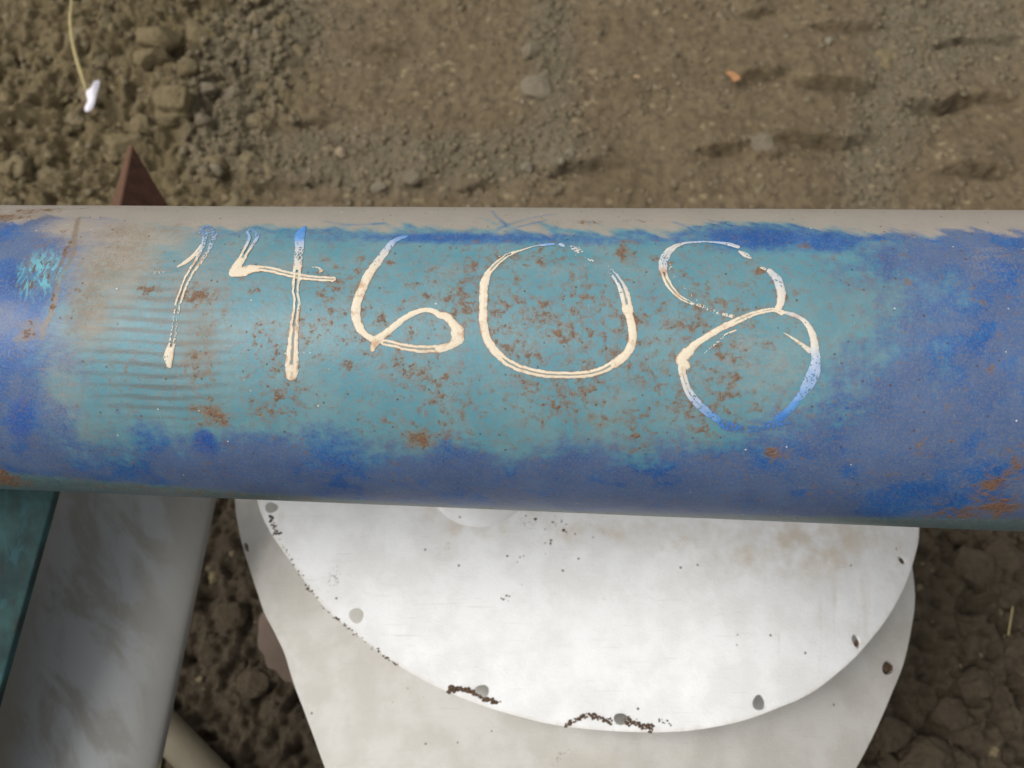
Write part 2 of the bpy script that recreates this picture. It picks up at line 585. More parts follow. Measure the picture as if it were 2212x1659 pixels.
def to_sa(px, py):
    """sighted point on the pipe -> (distance along the pipe, arc round it)"""
    d = sight(px, py)
    o = CO - PQ
    dp = d - (d @ PD)[..., None] * PD; op = o - (o @ PD) * PD
    A = (dp * dp).sum(-1); B = (dp * op).sum(-1); C = (op * op).sum() - R * R
    disc = np.maximum(B * B - A * C, 0)
    t = (-B - np.sqrt(disc)) / A
    p = o + d * t[..., None]
    return np.stack([p @ PD, R * np.arctan2(p @ e2, p @ e1)], -1)


def sa_point(s, a, lift=0.0):
    th = a / R
    rr = R + lift
    return PQ + s[..., None] * PD + (np.cos(th) * rr)[..., None] * e1 + (np.sin(th) * rr)[..., None] * e2


def patch(S, A, px, py, rx, ry, rot=0.0, hard=2.0):
    """soft elliptical patch given by its centre and radii as measured in the photograph, laid on the pipe's skin"""
    c = to_sa(px, py); ex = to_sa(px + 8, py); ey = to_sa(px, py + 8)
    fx = np.linalg.norm(ex - c) / 8; fy = min(np.linalg.norm(ey - c) / 8, 0.0012)
    du = (S - c[0]) / fx; dv = (A - c[1]) / fy
    cs, sn = math.cos(rot), math.sin(rot)
    u = (du * cs + dv * sn) / rx; w = (-du * sn + dv * cs) / ry
    return np.exp(-(u * u + w * w) ** (hard / 2))


S0, S1 = -0.33, 0.33
s_c = np.concatenate([np.linspace(-1.3, S0, 30)[:-1], np.arange(S0, S1, 0.0009), np.linspace(S1, 1.25, 30)])
a_c = np.concatenate([np.arange(-1.50, 1.50, 0.0010 / R) * R])
rest = np.linspace(1.50, 2 * np.pi - 1.50, 50)[:-1] * R
a_c = np.concatenate([a_c, rest])
PS, PA = np.meshgrid(s_c, a_c, indexing='ij')
PAw = np.where(PA > np.pi * R, PA - 2 * np.pi * R, PA)
W = lambda *a, **k: patch(PS, PAw, *a, **k)
lo = fbm(PS, PAw, 0.05, 4, 61); mid = fbm(PS, PAw, 0.015, 4, 62); strk = fbm((PS * .82 + PAw * .57) / 5.0, -PS * .57 + PAw * .82, 0.0075, 4, 63, 0.6)


def band(yl, soft):
    """0 above the measured line (px, py) list, 1 below; soft in metres"""
    q = np.array([to_sa(*p) for p in yl]); order = np.argsort(q[:, 0]); q = q[order]
    return (PAw - np.interp(PS, q[:, 0], q[:, 1])) / soft


top_blue = band([(0, 480), (150, 480), (480, 494), (700, 490), (1000, 505), (1300, 492), (1470, 505), (1540, 488), (1720, 492), (1830, 505), (1950, 508), (2212, 500)], 0.004)
_bb = band([(0, 960), (350, 935), (480, 925), (640, 925), (900, 965), (1150, 960), (1450, 930), (1560, 910), (1780, 860), (2212, 840)], 0.013)
_rt = (PS + 0.25 * PAw - to_sa(1790, 700)[0]) / 0.030
_lf = (to_sa(165, 800)[0] - PS - 0.15 * PAw) / 0.014
bot_blue = np.maximum(np.maximum(_bb, _rt), _lf)
rim = band([(0, 1010), (400, 1045), (900, 1085), (1400, 1105), (2212, 1110)], 0.006)

# blue overspray
blue = sst(-1.0, 1.8, bot_blue + 1.8 * lo + 1.0 * mid) * 0.95
blue0 = blue.copy()
tb = sst(-0.9, 0.9, top_blue + 1.8 * strk + 2.0 * lo + 1.2 * mid) * sst(3.4, -0.4, top_blue + 3.0 * lo + 1.8 * mid)
xfade = sst(-0.22, -0.13, PS)
blue = np.maximum(blue, tb * xfade * (0.55 + 0.45 * sst(0.05, 0.2, PS)))
blue = np.maximum(blue, W(1640, 512, 150, 30, hard=3) * 1.0)
blue = np.maximum(blue, W(1780, 520, 110, 26, hard=3) * 0.95)
blue = np.maximum(blue, W(2030, 535, 30, 34) * 0.8)
for p, v in [((20, 600, 110, 85), 1.0), ((725, 990, 100, 62), .95), ((820, 1020, 90, 52), .8), ((355, 975, 45, 55), .75), ((560, 1060, 260, 25), .5),
             ((1780, 985, 120, 45), .95), ((2160, 740, 110, 60), .85), ((1960, 800, 45, 30), .6), ((2190, 900, 30, 130), .8),
             ((1400, 1030, 300, 50), .5), ((2110, 1000, 110, 60), .55), ((1850, 1060, 260, 50), .5), ((1100, 515, 500, 14), .8), ((1950, 660, 90, 60), .45), ((1880, 580, 120, 40), .4)]:
    blue = np.maximum(blue, W(*p, hard=2.6) * v * (1 + 0.6 * lo))
blue = np.maximum(blue, W(20, 600, 95, 75, hard=4) * 1.25)
blue = np.maximum(blue, W(45, 905, 52, 24, rot=-1.0, hard=5) * 1.1)     # slanted finger mark
blue = np.maximum(blue, W(445, 956, 27, 27, hard=6) * 0.9)             # round finger mark
for q in [(1905, 970, 1930, 1075), (1925, 975, 1960, 1060), (1965, 960, 2010, 1080), (1990, 950, 2050, 1070), (2020, 1000, 2060, 1085)]:
    n = 9
    for i in range(n):
        t = i / (n - 1)
        blue = np.maximum(blue, W(q[0] + (q[2] - q[0]) * t ** 1.6, q[1] + (q[3] - q[1]) * t, 5.5, 12, hard=3) * 0.85)
for p, v in [((720, 1000, 110, 50), 1.0), ((850, 1035, 140, 40), .9), ((340, 985, 60, 60), .85), ((180, 1010, 120, 25), .6), ((1350, 1060, 260, 30), .6), ((1000, 1060, 300, 28), .6), ((2050, 740, 120, 50), .7), ((1990, 690, 50, 90), .5)]:
    blue = np.maximum(blue, W(*p, hard=2.6) * v * (1 + .5 * lo + .5 * mid))
for px, py, r in [(1895, 840, 9), (1975, 835, 14), (1925, 880, 10), (1950, 862, 8), (2000, 880, 8), (1860, 870, 7), (1990, 905, 9), (1870, 895, 8), (1830, 880, 8), (1960, 900, 7), (2035, 850, 6), (1910, 855, 7), (1800, 875, 8), (1815, 905, 7)]:
    blue = np.maximum(blue, W(px, py, r, r, hard=3) * 0.9)
blue = blue * (1 - W(80, 585, 52, 48, rot=0.35, hard=5) * 0.55)
blue = blue * (1 - 0.55 * sst(0.2, 1.5, rim))

# pale violet-grey dust on the blue
haze = np.clip(0.52 * sst(-0.5, 1.5, bot_blue) + 0.24, 0, 1)
haze = haze * sst(-0.5, 0.25, lo + 0.7 * mid + 0.10)
for p, v in [((120, 850, 120, 90), .55), ((180, 940, 120, 50), .6), ((560, 960, 80, 40), .5), ((1350, 960, 250, 30), .55), ((1650, 930, 120, 50), .45), ((1900, 640, 220, 130), .6),
             ((2000, 880, 160, 110), .75), ((1850, 780, 120, 120), .55), ((2100, 620, 100, 60), .5), ((130, 760, 60, 120), .65), ((2020, 980, 90, 40), .5), ((1200, 1000, 200, 35), .4)]:
    haze = np.maximum(haze, W(*p) * v)
haze = np.clip(haze * 1.15, 0, .9) * (1 - 0.75 * sst(0.0, 0.3, blue - blue0))

# tan dust on the crown and by the left bend
crown = sst(1.1, -1.6, top_blue + 2.0 * strk + 2.0 * lo + 1.6 * mid)
dust = crown * (0.95 - 0.5 * sst(0.25, 0.5, strk) * sst(-0.1, 0.3, lo))
dust = np.maximum(dust, sst(-0.34, -0.36, PS) * 0)
for p, v in [((250, 570, 130, 90), .95), ((300, 500, 180, 55), .9), ((190, 660, 70, 100), .75), ((400, 580, 130, 110), .5), ((420, 740, 70, 140), .42), ((700, 570, 300, 30), .3), ((1640, 780, 160, 130), .38), ((1200, 580, 500, 30), .3), ((130, 830, 60, 120), .4), ((160, 490, 90, 30), .8), ((2150, 560, 80, 50), .35),
             ((1310, 545, 60, 50), .25), ((600, 560, 500, 18), .22), ((1300, 860, 600, 60), .20), ((600, 850, 300, 60), .18)]:
    dust = np.maximum(dust, W(*p, hard=2.4) * v * (1 + 0.7 * lo))
dust = dust * (1 - W(10, 590, 105, 90, hard=4) * 0.9)
# stripes rubbed into the teal near the one
rib = W(330, 750, 165, 180, hard=4) * (1 + 0 * lo)
ph = PAw / 0.0046 + 0.55 * fbm(PS, PAw, 0.06, 2, 71) + 4.0 * (PS + .2)
ribs = sst(-0.1, 1.0, np.sin(ph * 2 * np.pi * 0.85) + 1.3 * fbm(PS, PAw * 4, 0.03, 3, 72)) * rib

# rust density
rust = 0.160 * W(1130, 740, 790, 270, hard=6) + 0.355
rust = rust * (0.88 + 0.12 * sst(-0.2, 0.2, fbm(PS, PAw, 0.03, 3, 73)))
rust = np.maximum(rust, 0.48 * (PAw > 0) * sst(0.2, 1.6, rim))
rust = rust * (1 - 0.5 * sst(0.115, 0.17, PS)) * (1 - 0.25 * sst(-0.2, -0.26, PS))
spot = np.zeros_like(PS)
for px, py, rx, ry, v in [(905, 950, 36, 26, 1), (455, 893, 42, 28, .85), (482, 912, 14, 12, 1), (565, 880, 45, 30, .5), (425, 790, 40, 40, .55), (430, 640, 50, 16, .7), (320, 625, 30, 9, .6),
                          (1352, 545, 22, 28, .7), (1310, 905, 60, 14, .5), (60, 712, 24, 24, .8), (1665, 980, 18, 18, .7), (1690, 985, 25, 10, .4), (2140, 1050, 40, 18, .9), (2190, 1010, 30, 50, .55),
                          (2080, 1110, 90, 12, .75), (2150, 1100, 60, 22, .8), (10, 1035, 40, 18, 1), (1700, 640, 26, 12, .6), (1365, 690, 40, 20, .8), (1460, 700, 30, 14, .7), (1515, 700, 18, 10, .6),
                          (1270, 480, 40, 8, .6), (1370, 478, 40, 7, .5), (1430, 690, 20, 10, .6), (1210, 720, 30, 18, .6), (1000, 640, 26, 14, .6), (930, 640, 16, 14, .7), (1250, 640, 40, 12, .6),
                          (1160, 560, 20, 12, .6), (845, 565, 22, 12, .6), (1230, 730, 30, 12, .6), (1135, 830, 16, 16, .7), (1740, 530, 22, 8, .55), (1960, 615, 14, 12, .6), (1640, 585, 20, 10, .6),
                          (760, 790, 30, 20, .6), (1605, 925, 8, 8, .6), (1615, 890, 7, 10, .6), (2140, 800, 14, 14, .6), (2120, 960, 18, 14, .6), (1290, 870, 30, 10, .5), (860, 1000, 20, 8, .5),
                          (1050, 690, 22, 10, .6), (1640, 745, 22, 16, .5), (1560, 690, 24, 14, .5), (1380, 640, 22, 12, .5), (1540, 810, 18, 12, .45), (1390, 820, 20, 12, .5), (600, 870, 26, 24, .5),
                          (780, 560, 12, 10, .5), (700, 640, 16, 10, .6), (690, 560, 22, 8, .5), (140, 548, 8, 40, .7), (118, 640, 8, 50, .6), (20, 470, 60, 9, .7), (90, 455, 70, 8, .6)]:
    spot = np.maximum(spot, W(px, py, rx, ry, hard=2.2) * v)
rust = np.maximum(rust, 0.41 + 0.24 * spot) * (1 - 0.85 * sst(0.5, 0.95, crown) * (spot < 0.3))

brown = np.zeros_like(PS)
for p, v in [((250, 560, 110, 70), .55), ((300, 500, 140, 30), .5), ((190, 650, 50, 90), .5), ((430, 760, 45, 90), .5), ((440, 640, 50, 30), .45), ((455, 893, 45, 34), .7), ((565, 900, 45, 40), .4), ((905, 950, 42, 32), .7),
             ((60, 712, 34, 34), .7), ((1352, 545, 24, 34), .6), ((1310, 910, 70, 20), .5), ((120, 850, 60, 60), .2), ((1500, 820, 160, 40), .22), ((2140, 1050, 90, 40), .4), ((20, 462, 110, 16), .6), ((1640, 690, 140, 14), .35),
             ((640, 700, 18, 60), .45), ((1050, 700, 40, 40), .3), ((1200, 720, 130, 60), .25), ((1180, 480, 300, 10), .25)]:
    brown = np.maximum(brown, W(*p, hard=2.4) * v * (1 + 0.7 * mid))
for line, wd, v in [([(172, 470), (160, 520), (150, 560), (128, 620), (105, 690), (90, 730)], .0016, .95), ([(0, 480), (60, 462), (120, 452), (190, 450)], .0016, .7), ([(0, 470), (50, 452), (110, 446)], .001, .6),
                    ([(0, 490), (40, 474), (90, 463)], .0008, .6)]:
    q = np.array([to_sa(*p) for p in line]); m_ = (PS < q[:, 0].max() + .02)
    dd, _, _ = seg_dist(PS[m_] + .003 * mid[m_], PAw[m_] + .003 * mid[m_], spline(q, 5)); brown[m_] = np.maximum(brown[m_], np.exp(-(dd / wd) ** 2) * v)
for line in [[(1062, 455), (1075, 470), (1092, 484)], [(1075, 495), (1110, 482), (1150, 470), (1200, 462)], [(1455, 480), (1480, 488), (1500, 500)], [(1120, 490), (1180, 476)], [(1530, 475), (1600, 492)], [(700, 478), (760, 486), (830, 482)]]:
    q = np.array([to_sa(*p) for p in line]); dd, _, _ = seg_dist(PS, PAw, spline(q, 5)); w_ = np.exp(-(dd / .0014) ** 2)
    dust = dust * (1 - .38 * w_ * (1 + mid)); blue = np.maximum(blue, .7 * w_)
lift = 0.0006 * W(140, 600, 22, 130, rot=0.3) - 0.0011 * W(75, 590, 50, 50, rot=0.3, hard=3)   # weld ridge and shallow dent at the left
lift = lift + 0.00015 * fbm(PS, PAw, 0.08, 2, 75)
cop = sa_point(PS.ravel(), PA.ravel(), lift.ravel())
pm = mesh_np('pipe_wall', cop, grid_faces(len(s_c), len(a_c), wrap=True))
patchteal = W(85, 590, 52, 50, rot=0.35, hard=5)
for nme, arr in (('blue', blue), ('haze', haze), ('dust', dust), ('rust', rust), ('ribs', ribs), ('rim', sst(0, 2.0, rim)), ('chips', patchteal), ('brown', brown), ('finger', np.maximum(W(45, 905, 54, 26, rot=-1.0, hard=6), .8 * W(445, 956, 28, 28, hard=7)))):
    attr(pm, nme, arr)
attr(pm, 'skin', np.stack([PS, PAw, np.zeros_like(PS)], -1).reshape(-1, 3), 'FLOAT_VECTOR')


def pipe_material():
    k = NT('weathered_blue_paint'); v = k.obj(); skin = k.attr('skin', 'Vector')
    nf = k.noise(v, 900, 3, 0.7); nm = k.noise(v, 230, 5, 0.65); nl = k.noise(v, 45, 5, 0.6)
    st = k.noise(k.scale(skin, (60, 260, 1)), 1.0, 5, 0.65, 1.2)
    scr = k.noise(k.scale(skin, (900, 160, 1)), 1.0, 3, 0.6, 2.5)
    teal = k.mix(k.rng(nl, 0.35, 0.65), srgb(74, 132, 146), srgb(96, 138, 146))
    teal = k.mix(k.rng(nm, 0.45, 0.75, 0, 0.75), teal, srgb(120, 120, 110))
    teal = k.mix(k.rng(nf, 0.5, 0.8, 0, 0.4), teal, srgb(62, 106, 120))
    teal = k.mix(k.math('MULTIPLY', k.attr('ribs'), 0.85), teal, srgb(84, 94, 92))
    bl = k.mix(k.rng(nl, 0.3, 0.7), srgb(8, 72, 136), srgb(26, 88, 150))
    bl = k.mix(k.rng(k.attr('rim'), 0.1, 1.0), bl, srgb(48, 98, 128))
    bm_ = k.math('ADD', k.attr('blue'), k.math('MULTIPLY', k.math('SUBTRACT', nm, 0.5), 1.25))
    bm_ = k.math('ADD', bm_, k.math('MULTIPLY', k.math('SUBTRACT', st, 0.5), 0.5))
    c = k.mix(k.rng(bm_, 0.02, 1.0), teal, bl)
    # violet dusting
    hm = k.math('ADD', k.attr('haze'), k.math('MULTIPLY', k.math('SUBTRACT', nm, 0.5), 0.8))
    hm = k.math('ADD', hm, k.math('MULTIPLY', k.math('SUBTRACT', nf, 0.5), 0.9))
    c = k.mix(k.rng(hm, 0.05, 1.0, 0, 0.48), c, k.mix(nl, srgb(86, 98, 116), srgb(118, 115, 110)))
    c = k.mix(k.math('MULTIPLY', k.attr('finger'), 0.75), c, srgb(24, 74, 146))
    # greenish rubbed underside
    c = k.mix(k.math('MULTIPLY', k.attr('rim'), 0.7), c, k.mix(k.rng(scr, 0.4, 0.62), srgb(48, 80, 88), srgb(100, 112, 100)))
    c = k.mix(k.rng(scr, 0.60, 0.72, 0, 0.18), c, srgb(176, 176, 150))
    # tan dust
    dm = k.math('ADD', k.attr('dust'), k.math('MULTIPLY', k.math('SUBTRACT', st, 0.5), 0.75))
    dm = k.math('ADD', dm, k.math('MULTIPLY', k.math('SUBTRACT', nf, 0.5), 0.7))
    c = k.mix(k.rng(dm, 0.12, 0.95, 0, 0.93), c, k.mix(nl, srgb(143, 135, 123), srgb(163, 152, 138)))
    # fine clinging dust all over, and brown film at the left
    c = k.mix(k.rng(nf, 0.42, 0.72, 0, 0.30), c, srgb(134, 124, 110))
    bw = k.math('ADD', k.attr('brown'), k.math('MULTIPLY', k.math('SUBTRACT', nm, 0.5), 0.9))
    bw = k.math('ADD', bw, k.math('MULTIPLY', k.math('SUBTRACT', nf, 0.5), 1.0))
    c = k.mix(k.rng(bw, 0.15, 0.95, 0, 0.85), c, k.mix(nm, srgb(96, 84, 66), srgb(140, 126, 106)))
    # chipped paint showing pale teal and brown in the dent
    ch = k.math('MULTIPLY', k.attr('chips'), k.rng(k.noise(k.scale(skin, (260, 120, 1)), 1.0, 4, 0.6, 0.8), 0.5, 0.56))
    c = k.mix(k.math('MULTIPLY', ch, 0.8), c, srgb(96, 168, 182))
    ch2 = k.math('MULTIPLY', k.attr('chips'), k.rng(k.noise(k.scale(skin, (230, 110, 5)), 1.3, 4, 0.6, 0.8), 0.54, 0.62))
    c = k.mix(ch2, c, srgb(88, 70, 52))
    # rust spots with a brown halo
    r1 = k.noise(v, 240, 4, 0.6, 0.2); r2 = k.noise(v, 640, 3, 0.65); r0 = k.noise(v, 40, 3, 0.6)
    rr = k.math('ADD', k.math('ADD', k.math('MULTIPLY', r1, 0.62), k.math('MULTIPLY', r2, 0.26)), k.math('MULTIPLY', r0, 0.20))
    rr = k.math('SUBTRACT', rr, 0.04)
    rv = k.math('ADD', rr, k.attr('rust'))
    halo = k.rng(rv, 0.965, 1.085, 0, 0.68); core = k.rng(rv, 1.05, 1.15, 0, 0.75)
    c = k.mix(halo, c, srgb(116, 94, 72))
    c = k.mix(core, c, k.mix(k.rng(nf, 0.35, 0.65), srgb(92, 62, 42), srgb(130, 92, 60)))
    # pin-prick dark and pale specks
    vo = k.n('ShaderNodeTexVoronoi', 'Distance', {'feature': 'F1'}, Vector=v, Scale=330.0)
    vc = k.n('ShaderNodeSeparateColor', 0, None, Color=k.n('ShaderNodeTexVoronoi', 'Color', {'feature': 'F1'}, Vector=v, Scale=330.0))
    sp = k.math('MULTIPLY', k.rng(vo, 0.26, 0.14), k.rng(vc, 0.90, 0.93))
    c = k.mix(k.math('MULTIPLY', sp, 0.7), c, srgb(70, 52, 42))
    sp2 = k.math('MULTIPLY', k.rng(vo, 0.18, 0.10), k.rng(vc, 0.02, 0.01))
    c = k.mix(k.math('MULTIPLY', sp2, 0.8), c, srgb(210, 208, 196))
    ro = k.math('ADD', 0.42, k.math('MULTIPLY', k.rng(dm, 0.1, 0.8), 0.35))
    ro = k.math('ADD', ro, k.math('MULTIPLY', core, 0.3), True)
    hb = k.math('SUBTRACT', k.math('MULTIPLY', core, 0.8), k.math('MULTIPLY', nf, 0.25))
    return k.finish(c, ro, [(hb, 0.00035), (nm, 0.00025)], spec=0.4)


M_PIPE = pipe_material()
pipe = empty('steel_pipe', tuple(PQ), 'thick weathered blue and teal pipe, rust spotted, with 14608 painted on it by hand', 'pipe')
pw = link('pipe_wall', pm, M_PIPE)
pw.parent = pipe; pm.transform(__import__('mathutils').Matrix.Translation(-Vector(PQ)))

# ------------------------------------------------------------------ brushed digits
Z1 = lambda x, y: (x / 3.0, y / 3.0 + 396)
Z2 = lambda x, y: (x / 3.0 + 648, y / 3.0 + 432)
Z3 = lambda x, y: (x * 0.434 + 1296, y * 0.434 + 432)
# each stroke: conversion, px per unit, hollow (0 solid .. 1 double line), rows of x, y, width, blueness, cover
DIG = {
    'digit_one': [
        (Z1, 1 / 3, .85, [(1335, 295, 60, .9, .55), (1362, 335, 80, .65, .6), (1335, 420, 72, .3, .62), (1290, 500, 62, .05, .75), (1240, 575, 56, 0, .8), (1200, 650, 52, 0, .78), (1175, 720, 50, 0, .8), (1150, 800, 46, 0, .62),
                          (1140, 880, 46, .05, .52), (1125, 980, 52, .05, .55), (1112, 1050, 56, 0, .75), (1100, 1090, 58, 0, .95)]),
        (Z1, 1 / 3, 0, [(1102, 1085, 66, 0, 1), (1095, 1130, 76, 0, .85), (1097, 1178, 44, 0, .8)]),
        (Z1, 1 / 3, 0, [(1155, 540, 18, 0, .75), (1215, 505, 34, 0, .9), (1265, 460, 30, 0, .9), (1310, 395, 16, .1, .8)]),
        (Z1, 1 / 3, 0, [(1210, 285, 22, .8, .35), (1280, 305, 40, .8, .38), (1350, 330, 50, .7, .5)]),
        (Z1, 1 / 3, 0, [(890, 580, 22, 0, .22), (960, 582, 26, 0, .3), (1040, 576, 32, 0, .42), (1100, 572, 22, 0, .36), (1150, 555, 16, 0, .3)]),
    ],
    'digit_four': [
        (Z1, 1 / 3, .9, [(1622, 312, 40, .75, .7), (1643, 345, 64, .7, .72), (1628, 385, 60, .3, .75), (1590, 450, 50, 0, .9), (1560, 510, 54, 0, .97)]),
        (Z1, 1 / 3, 0, [(1555, 505, 58, 0, 1), (1525, 560, 74, 0, 1), (1515, 582, 62, 0, 1), (1560, 580, 70, 0, 1), (1610, 562, 78, 0, 1), (1660, 552, 50, 0, 1)]),
        (Z1, 1 / 3, .75, [(1640, 555, 58, 0, 1), (1720, 555, 48, 0, .95), (1800, 572, 46, 0, .95), (1880, 592, 44, 0, 1), (1970, 608, 46, 0, 1), (2060, 618, 42, 0, 1), (2160, 622, 44, 0, 1)]),
        (Z1, 1 / 3, .0, [(1975, 285, 22, 1, 1), (1950, 320, 50, 1, 1), (1942, 360, 58, .9, .98), (1942, 400, 54, .35, .75), (1936, 470, 56, .15, .62), (1930, 540, 62, .05, .66)]),
        (Z1, 1 / 3, .8, [(1930, 540, 60, 0, .85), (1922, 620, 58, 0, .9), (1915, 700, 50, 0, .82), (1925, 780, 52, 0, .82), (1912, 880, 62, 0, .88), (1903, 980, 72, 0, .97), (1897, 1080, 86, 0, 1), (1892, 1180, 100, 0, 1)]),
        (Z1, 1 / 3, 0, [(1892, 1215, 100, 0, 1), (1888, 1240, 86, 0, 1)]),
        (Z1, 1 / 3, 0, [(2025, 545, 8, 0, .8), (2060, 548, 10, 0, .8), (2085, 565, 26, 0, .85), (2078, 575, 22, 0, .9)]),
    ],
    'digit_six': [
        (Z2, 1 / 3, .35, [(690, 238, 26, 1, 1), (640, 252, 34, .8, .95), (595, 280, 44, .55, .8)]),
        (Z2, 1 / 3, 0, [(600, 275, 44, .5, .75), (560, 325, 52, .2, .7), (510, 395, 60, .05, .78), (455, 470, 64, 0, .88), (410, 560, 66, 0, .95), (375, 650, 68, 0, 1), (362, 730, 68, 0, 1), (375, 800, 66, 0, 1), (400, 845, 62, 0, 1), (440, 885, 46, 0, 1), (475, 905, 54, 0, 1)]),
        (Z2, 1 / 3, 0, [(500, 905, 70, 0, 1), (480, 940, 52, 0, 1), (472, 970, 40, 0, 1)]),
        (Z2, 1 / 3, 0, [(495, 905, 60, 0, 1), (560, 862, 56, 0, 1), (640, 795, 50, 0, 1), (720, 742, 46, 0, 1), (800, 715, 40, 0, 1), (860, 718, 38, 0, .95), (905, 745, 54, 0, .95), (950, 755, 60, 0, 1), (990, 800, 66, 0, 1), (1020, 850, 98, 0, 1),
                         (1020, 900, 96, 0, .95), (980, 942, 60, 0, .9), (900, 965, 60, 0, .92)]),
        (Z2, 1 / 3, .8, [(900, 965, 60, 0, .97), (800, 966, 58, 0, 1), (700, 957, 54, 0, 1), (620, 938, 50, 0, 1), (545, 922, 46, 0, 1)]),
    ],
    'digit_zero': [
        (Z2, 1 / 3, 0, [(1640, 288, 24, .75, .9), (1590, 292, 20, .7, .85), (1530, 300, 10, .2, .8), (1440, 325, 16, 0, .8), (1380, 345, 26, 0, .85)]),
        (Z2, 1 / 3, .7, [(1385, 342, 28, 0, .9), (1330, 370, 34, 0, .92), (1265, 425, 42, 0, .97), (1218, 480, 50, 0, 1)]),
        (Z2, 1 / 3, 0, [(1225, 470, 46, 0, 1), (1195, 540, 62, 0, 1), (1190, 640, 62, 0, 1), (1187, 740, 64, 0, 1), (1195, 840, 64, 0, 1), (1220, 915, 66, 0, 1), (1265, 980, 66, 0, 1), (1300, 1010, 62, 0, 1)]),
        (Z2, 1 / 3, .72, [(1285, 1000, 62, 0, 1), (1350, 1053, 60, 0, 1), (1450, 1098, 56, 0, 1), (1580, 1127, 56, 0, 1), (1720, 1134, 54, 0, 1), (1860, 1128, 56, 0, 1), (1970, 1098, 56, 0, 1), (2050, 1052, 64, 0, 1)]),
        (Z2, 1 / 3, 0, [(2040, 1060, 74, 0, 1), (2110, 1005, 70, 0, 1), (2150, 930, 66, 0, 1), (2156, 850, 66, 0, 1), (2140, 770, 62, 0, 1), (2118, 700, 60, 0, 1)]),
        (Z2, 1 / 3, .6, [(2125, 720, 84, 0, .97), (2112, 640, 72, .05, .95), (2090, 570, 66, .1, .92), (2060, 520, 50, .2, .75), (2010, 455, 44, .3, .5), (1975, 425, 20, .2, .45)]),
        (Z2, 1 / 3, 0, [(1670, 282, 16, .4, .45), (1700, 295, 30, .4, .8), (1720, 302, 14, .2, .4), (1760, 308, 30, .2, .5), (1800, 328, 56, .1, .62), (1830, 335, 20, .1, .6)]),
        (Z2, 1 / 3, 0, [(1770, 355, 14, 0, .4), (1810, 362, 14, 0, .4), (1860, 382, 14, 0, .4), (1890, 395, 22, .1, .6), (1930, 410, 12, 0, .3), (1970, 428, 14, 0, .4)]),
    ],
    'digit_eight': [
        (Z3, .434, .3, [(685, 235, 24, .15, .85), (640, 221, 22, .3, .85), (560, 211, 14, .4, .8), (470, 211, 14, .35, .85), (400, 222, 20, .15, .85), (350, 250, 38, .1, .82), (318, 300, 44, .25, .7), (314, 345, 42, .1, .8)]),
        (Z3, .434, .75, [(312, 335, 34, .05, .85), (322, 380, 36, 0, .92), (352, 435, 34, 0, .95), (400, 485, 28, 0, .95), (455, 515, 18, 0, .9)]),
        (Z3, .434, 0, [(455, 515, 14, 0, .7), (510, 530, 20, 0, .55), (560, 552, 22, 0, .5), (610, 568, 18, 0, .5), (660, 580, 26, 0, .7)]),
        (Z3, .434, 0, [(340, 290, 14, 0, .4), (365, 370, 22, 0, .42), (400, 415, 16, 0, .4), (460, 470, 26, 0, .38), (500, 510, 20, 0, .42)]),
        (Z3, .434, 0, [(695, 258, 18, .1, .75), (725, 275, 34, .1, .68), (748, 290, 16, .1, .6)]),
        (Z3, .434, 0, [(560, 285, 14, .5, .30), (640, 292, 26, .5, .34), (720, 305, 26, .4, .36), (780, 328, 22, .1, .42), (820, 345, 18, 0, .6)]),
        (Z3, .434, 0, [(845, 355, 34, .1, .85), (885, 400, 50, .2, .72), (900, 455, 50, .1, .8), (900, 505, 44, .05, .88), (885, 545, 40, 0, .97)]),
        (Z3, .434, .35, [(905, 560, 36, 0, .97), (860, 548, 26, 0, .97), (790, 560, 32, 0, .95), (720, 585, 36, 0, .92), (655, 615, 44, 0, .97)]),
        (Z3, .434, 0, [(665, 610, 40, 0, .97), (600, 640, 38, 0, 1), (540, 676, 38, 0, 1), (480, 715, 42, 0, 1), (430, 765, 66, 0, 1), (405, 795, 66, 0, 1), (425, 822, 56, 0, .95)]),
        (Z3, .434, .25, [(408, 830, 46, 0, .95), (415, 880, 42, .05, .9), (440, 950, 46, .2, .75), (485, 1010, 50, .55, .72), (540, 1060, 44, .85, .72), (585, 1090, 38, 1, .7)]),
        (Z3, .434, 0, [(905, 560, 24, 0, .9), (950, 568, 26, .15, .72), (1000, 590, 26, .1, .88), (1035, 625, 34, .05, .9), (1060, 680, 42, .05, .9), (1070, 740, 46, .1, .85)]),
        (Z3, .434, 0, [(1068, 735, 46, .15, .85), (1075, 800, 54, .4, .72), (1062, 860, 72, .55, .70), (1035, 920, 66, .65, .68), (1000, 970, 50, .85, .74), (955, 1030, 44, 1, .8), (905, 1075, 50, 1.2, .85), (890, 1085, 46, 1.2, .9)]),
        (Z3, .434, 0, [(915, 662, 8, 0, .8), (960, 688, 16, 0, .85), (1005, 720, 26, 0, .75), (1042, 750, 34, .1, .9)]),
        (Z3, .434, 0, [(520, 762, 10, 0, .6), (560, 730, 12, 0, .5), (600, 695, 16, 0, .55), (630, 668, 14, 0, .6), (675, 650, 14, 0, .75)]),
        (Z3, .434, 0, [(590, 1100, 36, 1.15, .72), (640, 1125, 62, 1.25, .62), (720, 1140, 46, 1.25, .54), (800, 1135, 48, 1.25, .52), (870, 1115, 50, 1.2, .62), (960, 1110, 24, 1.25, .5)]),
    ],
}


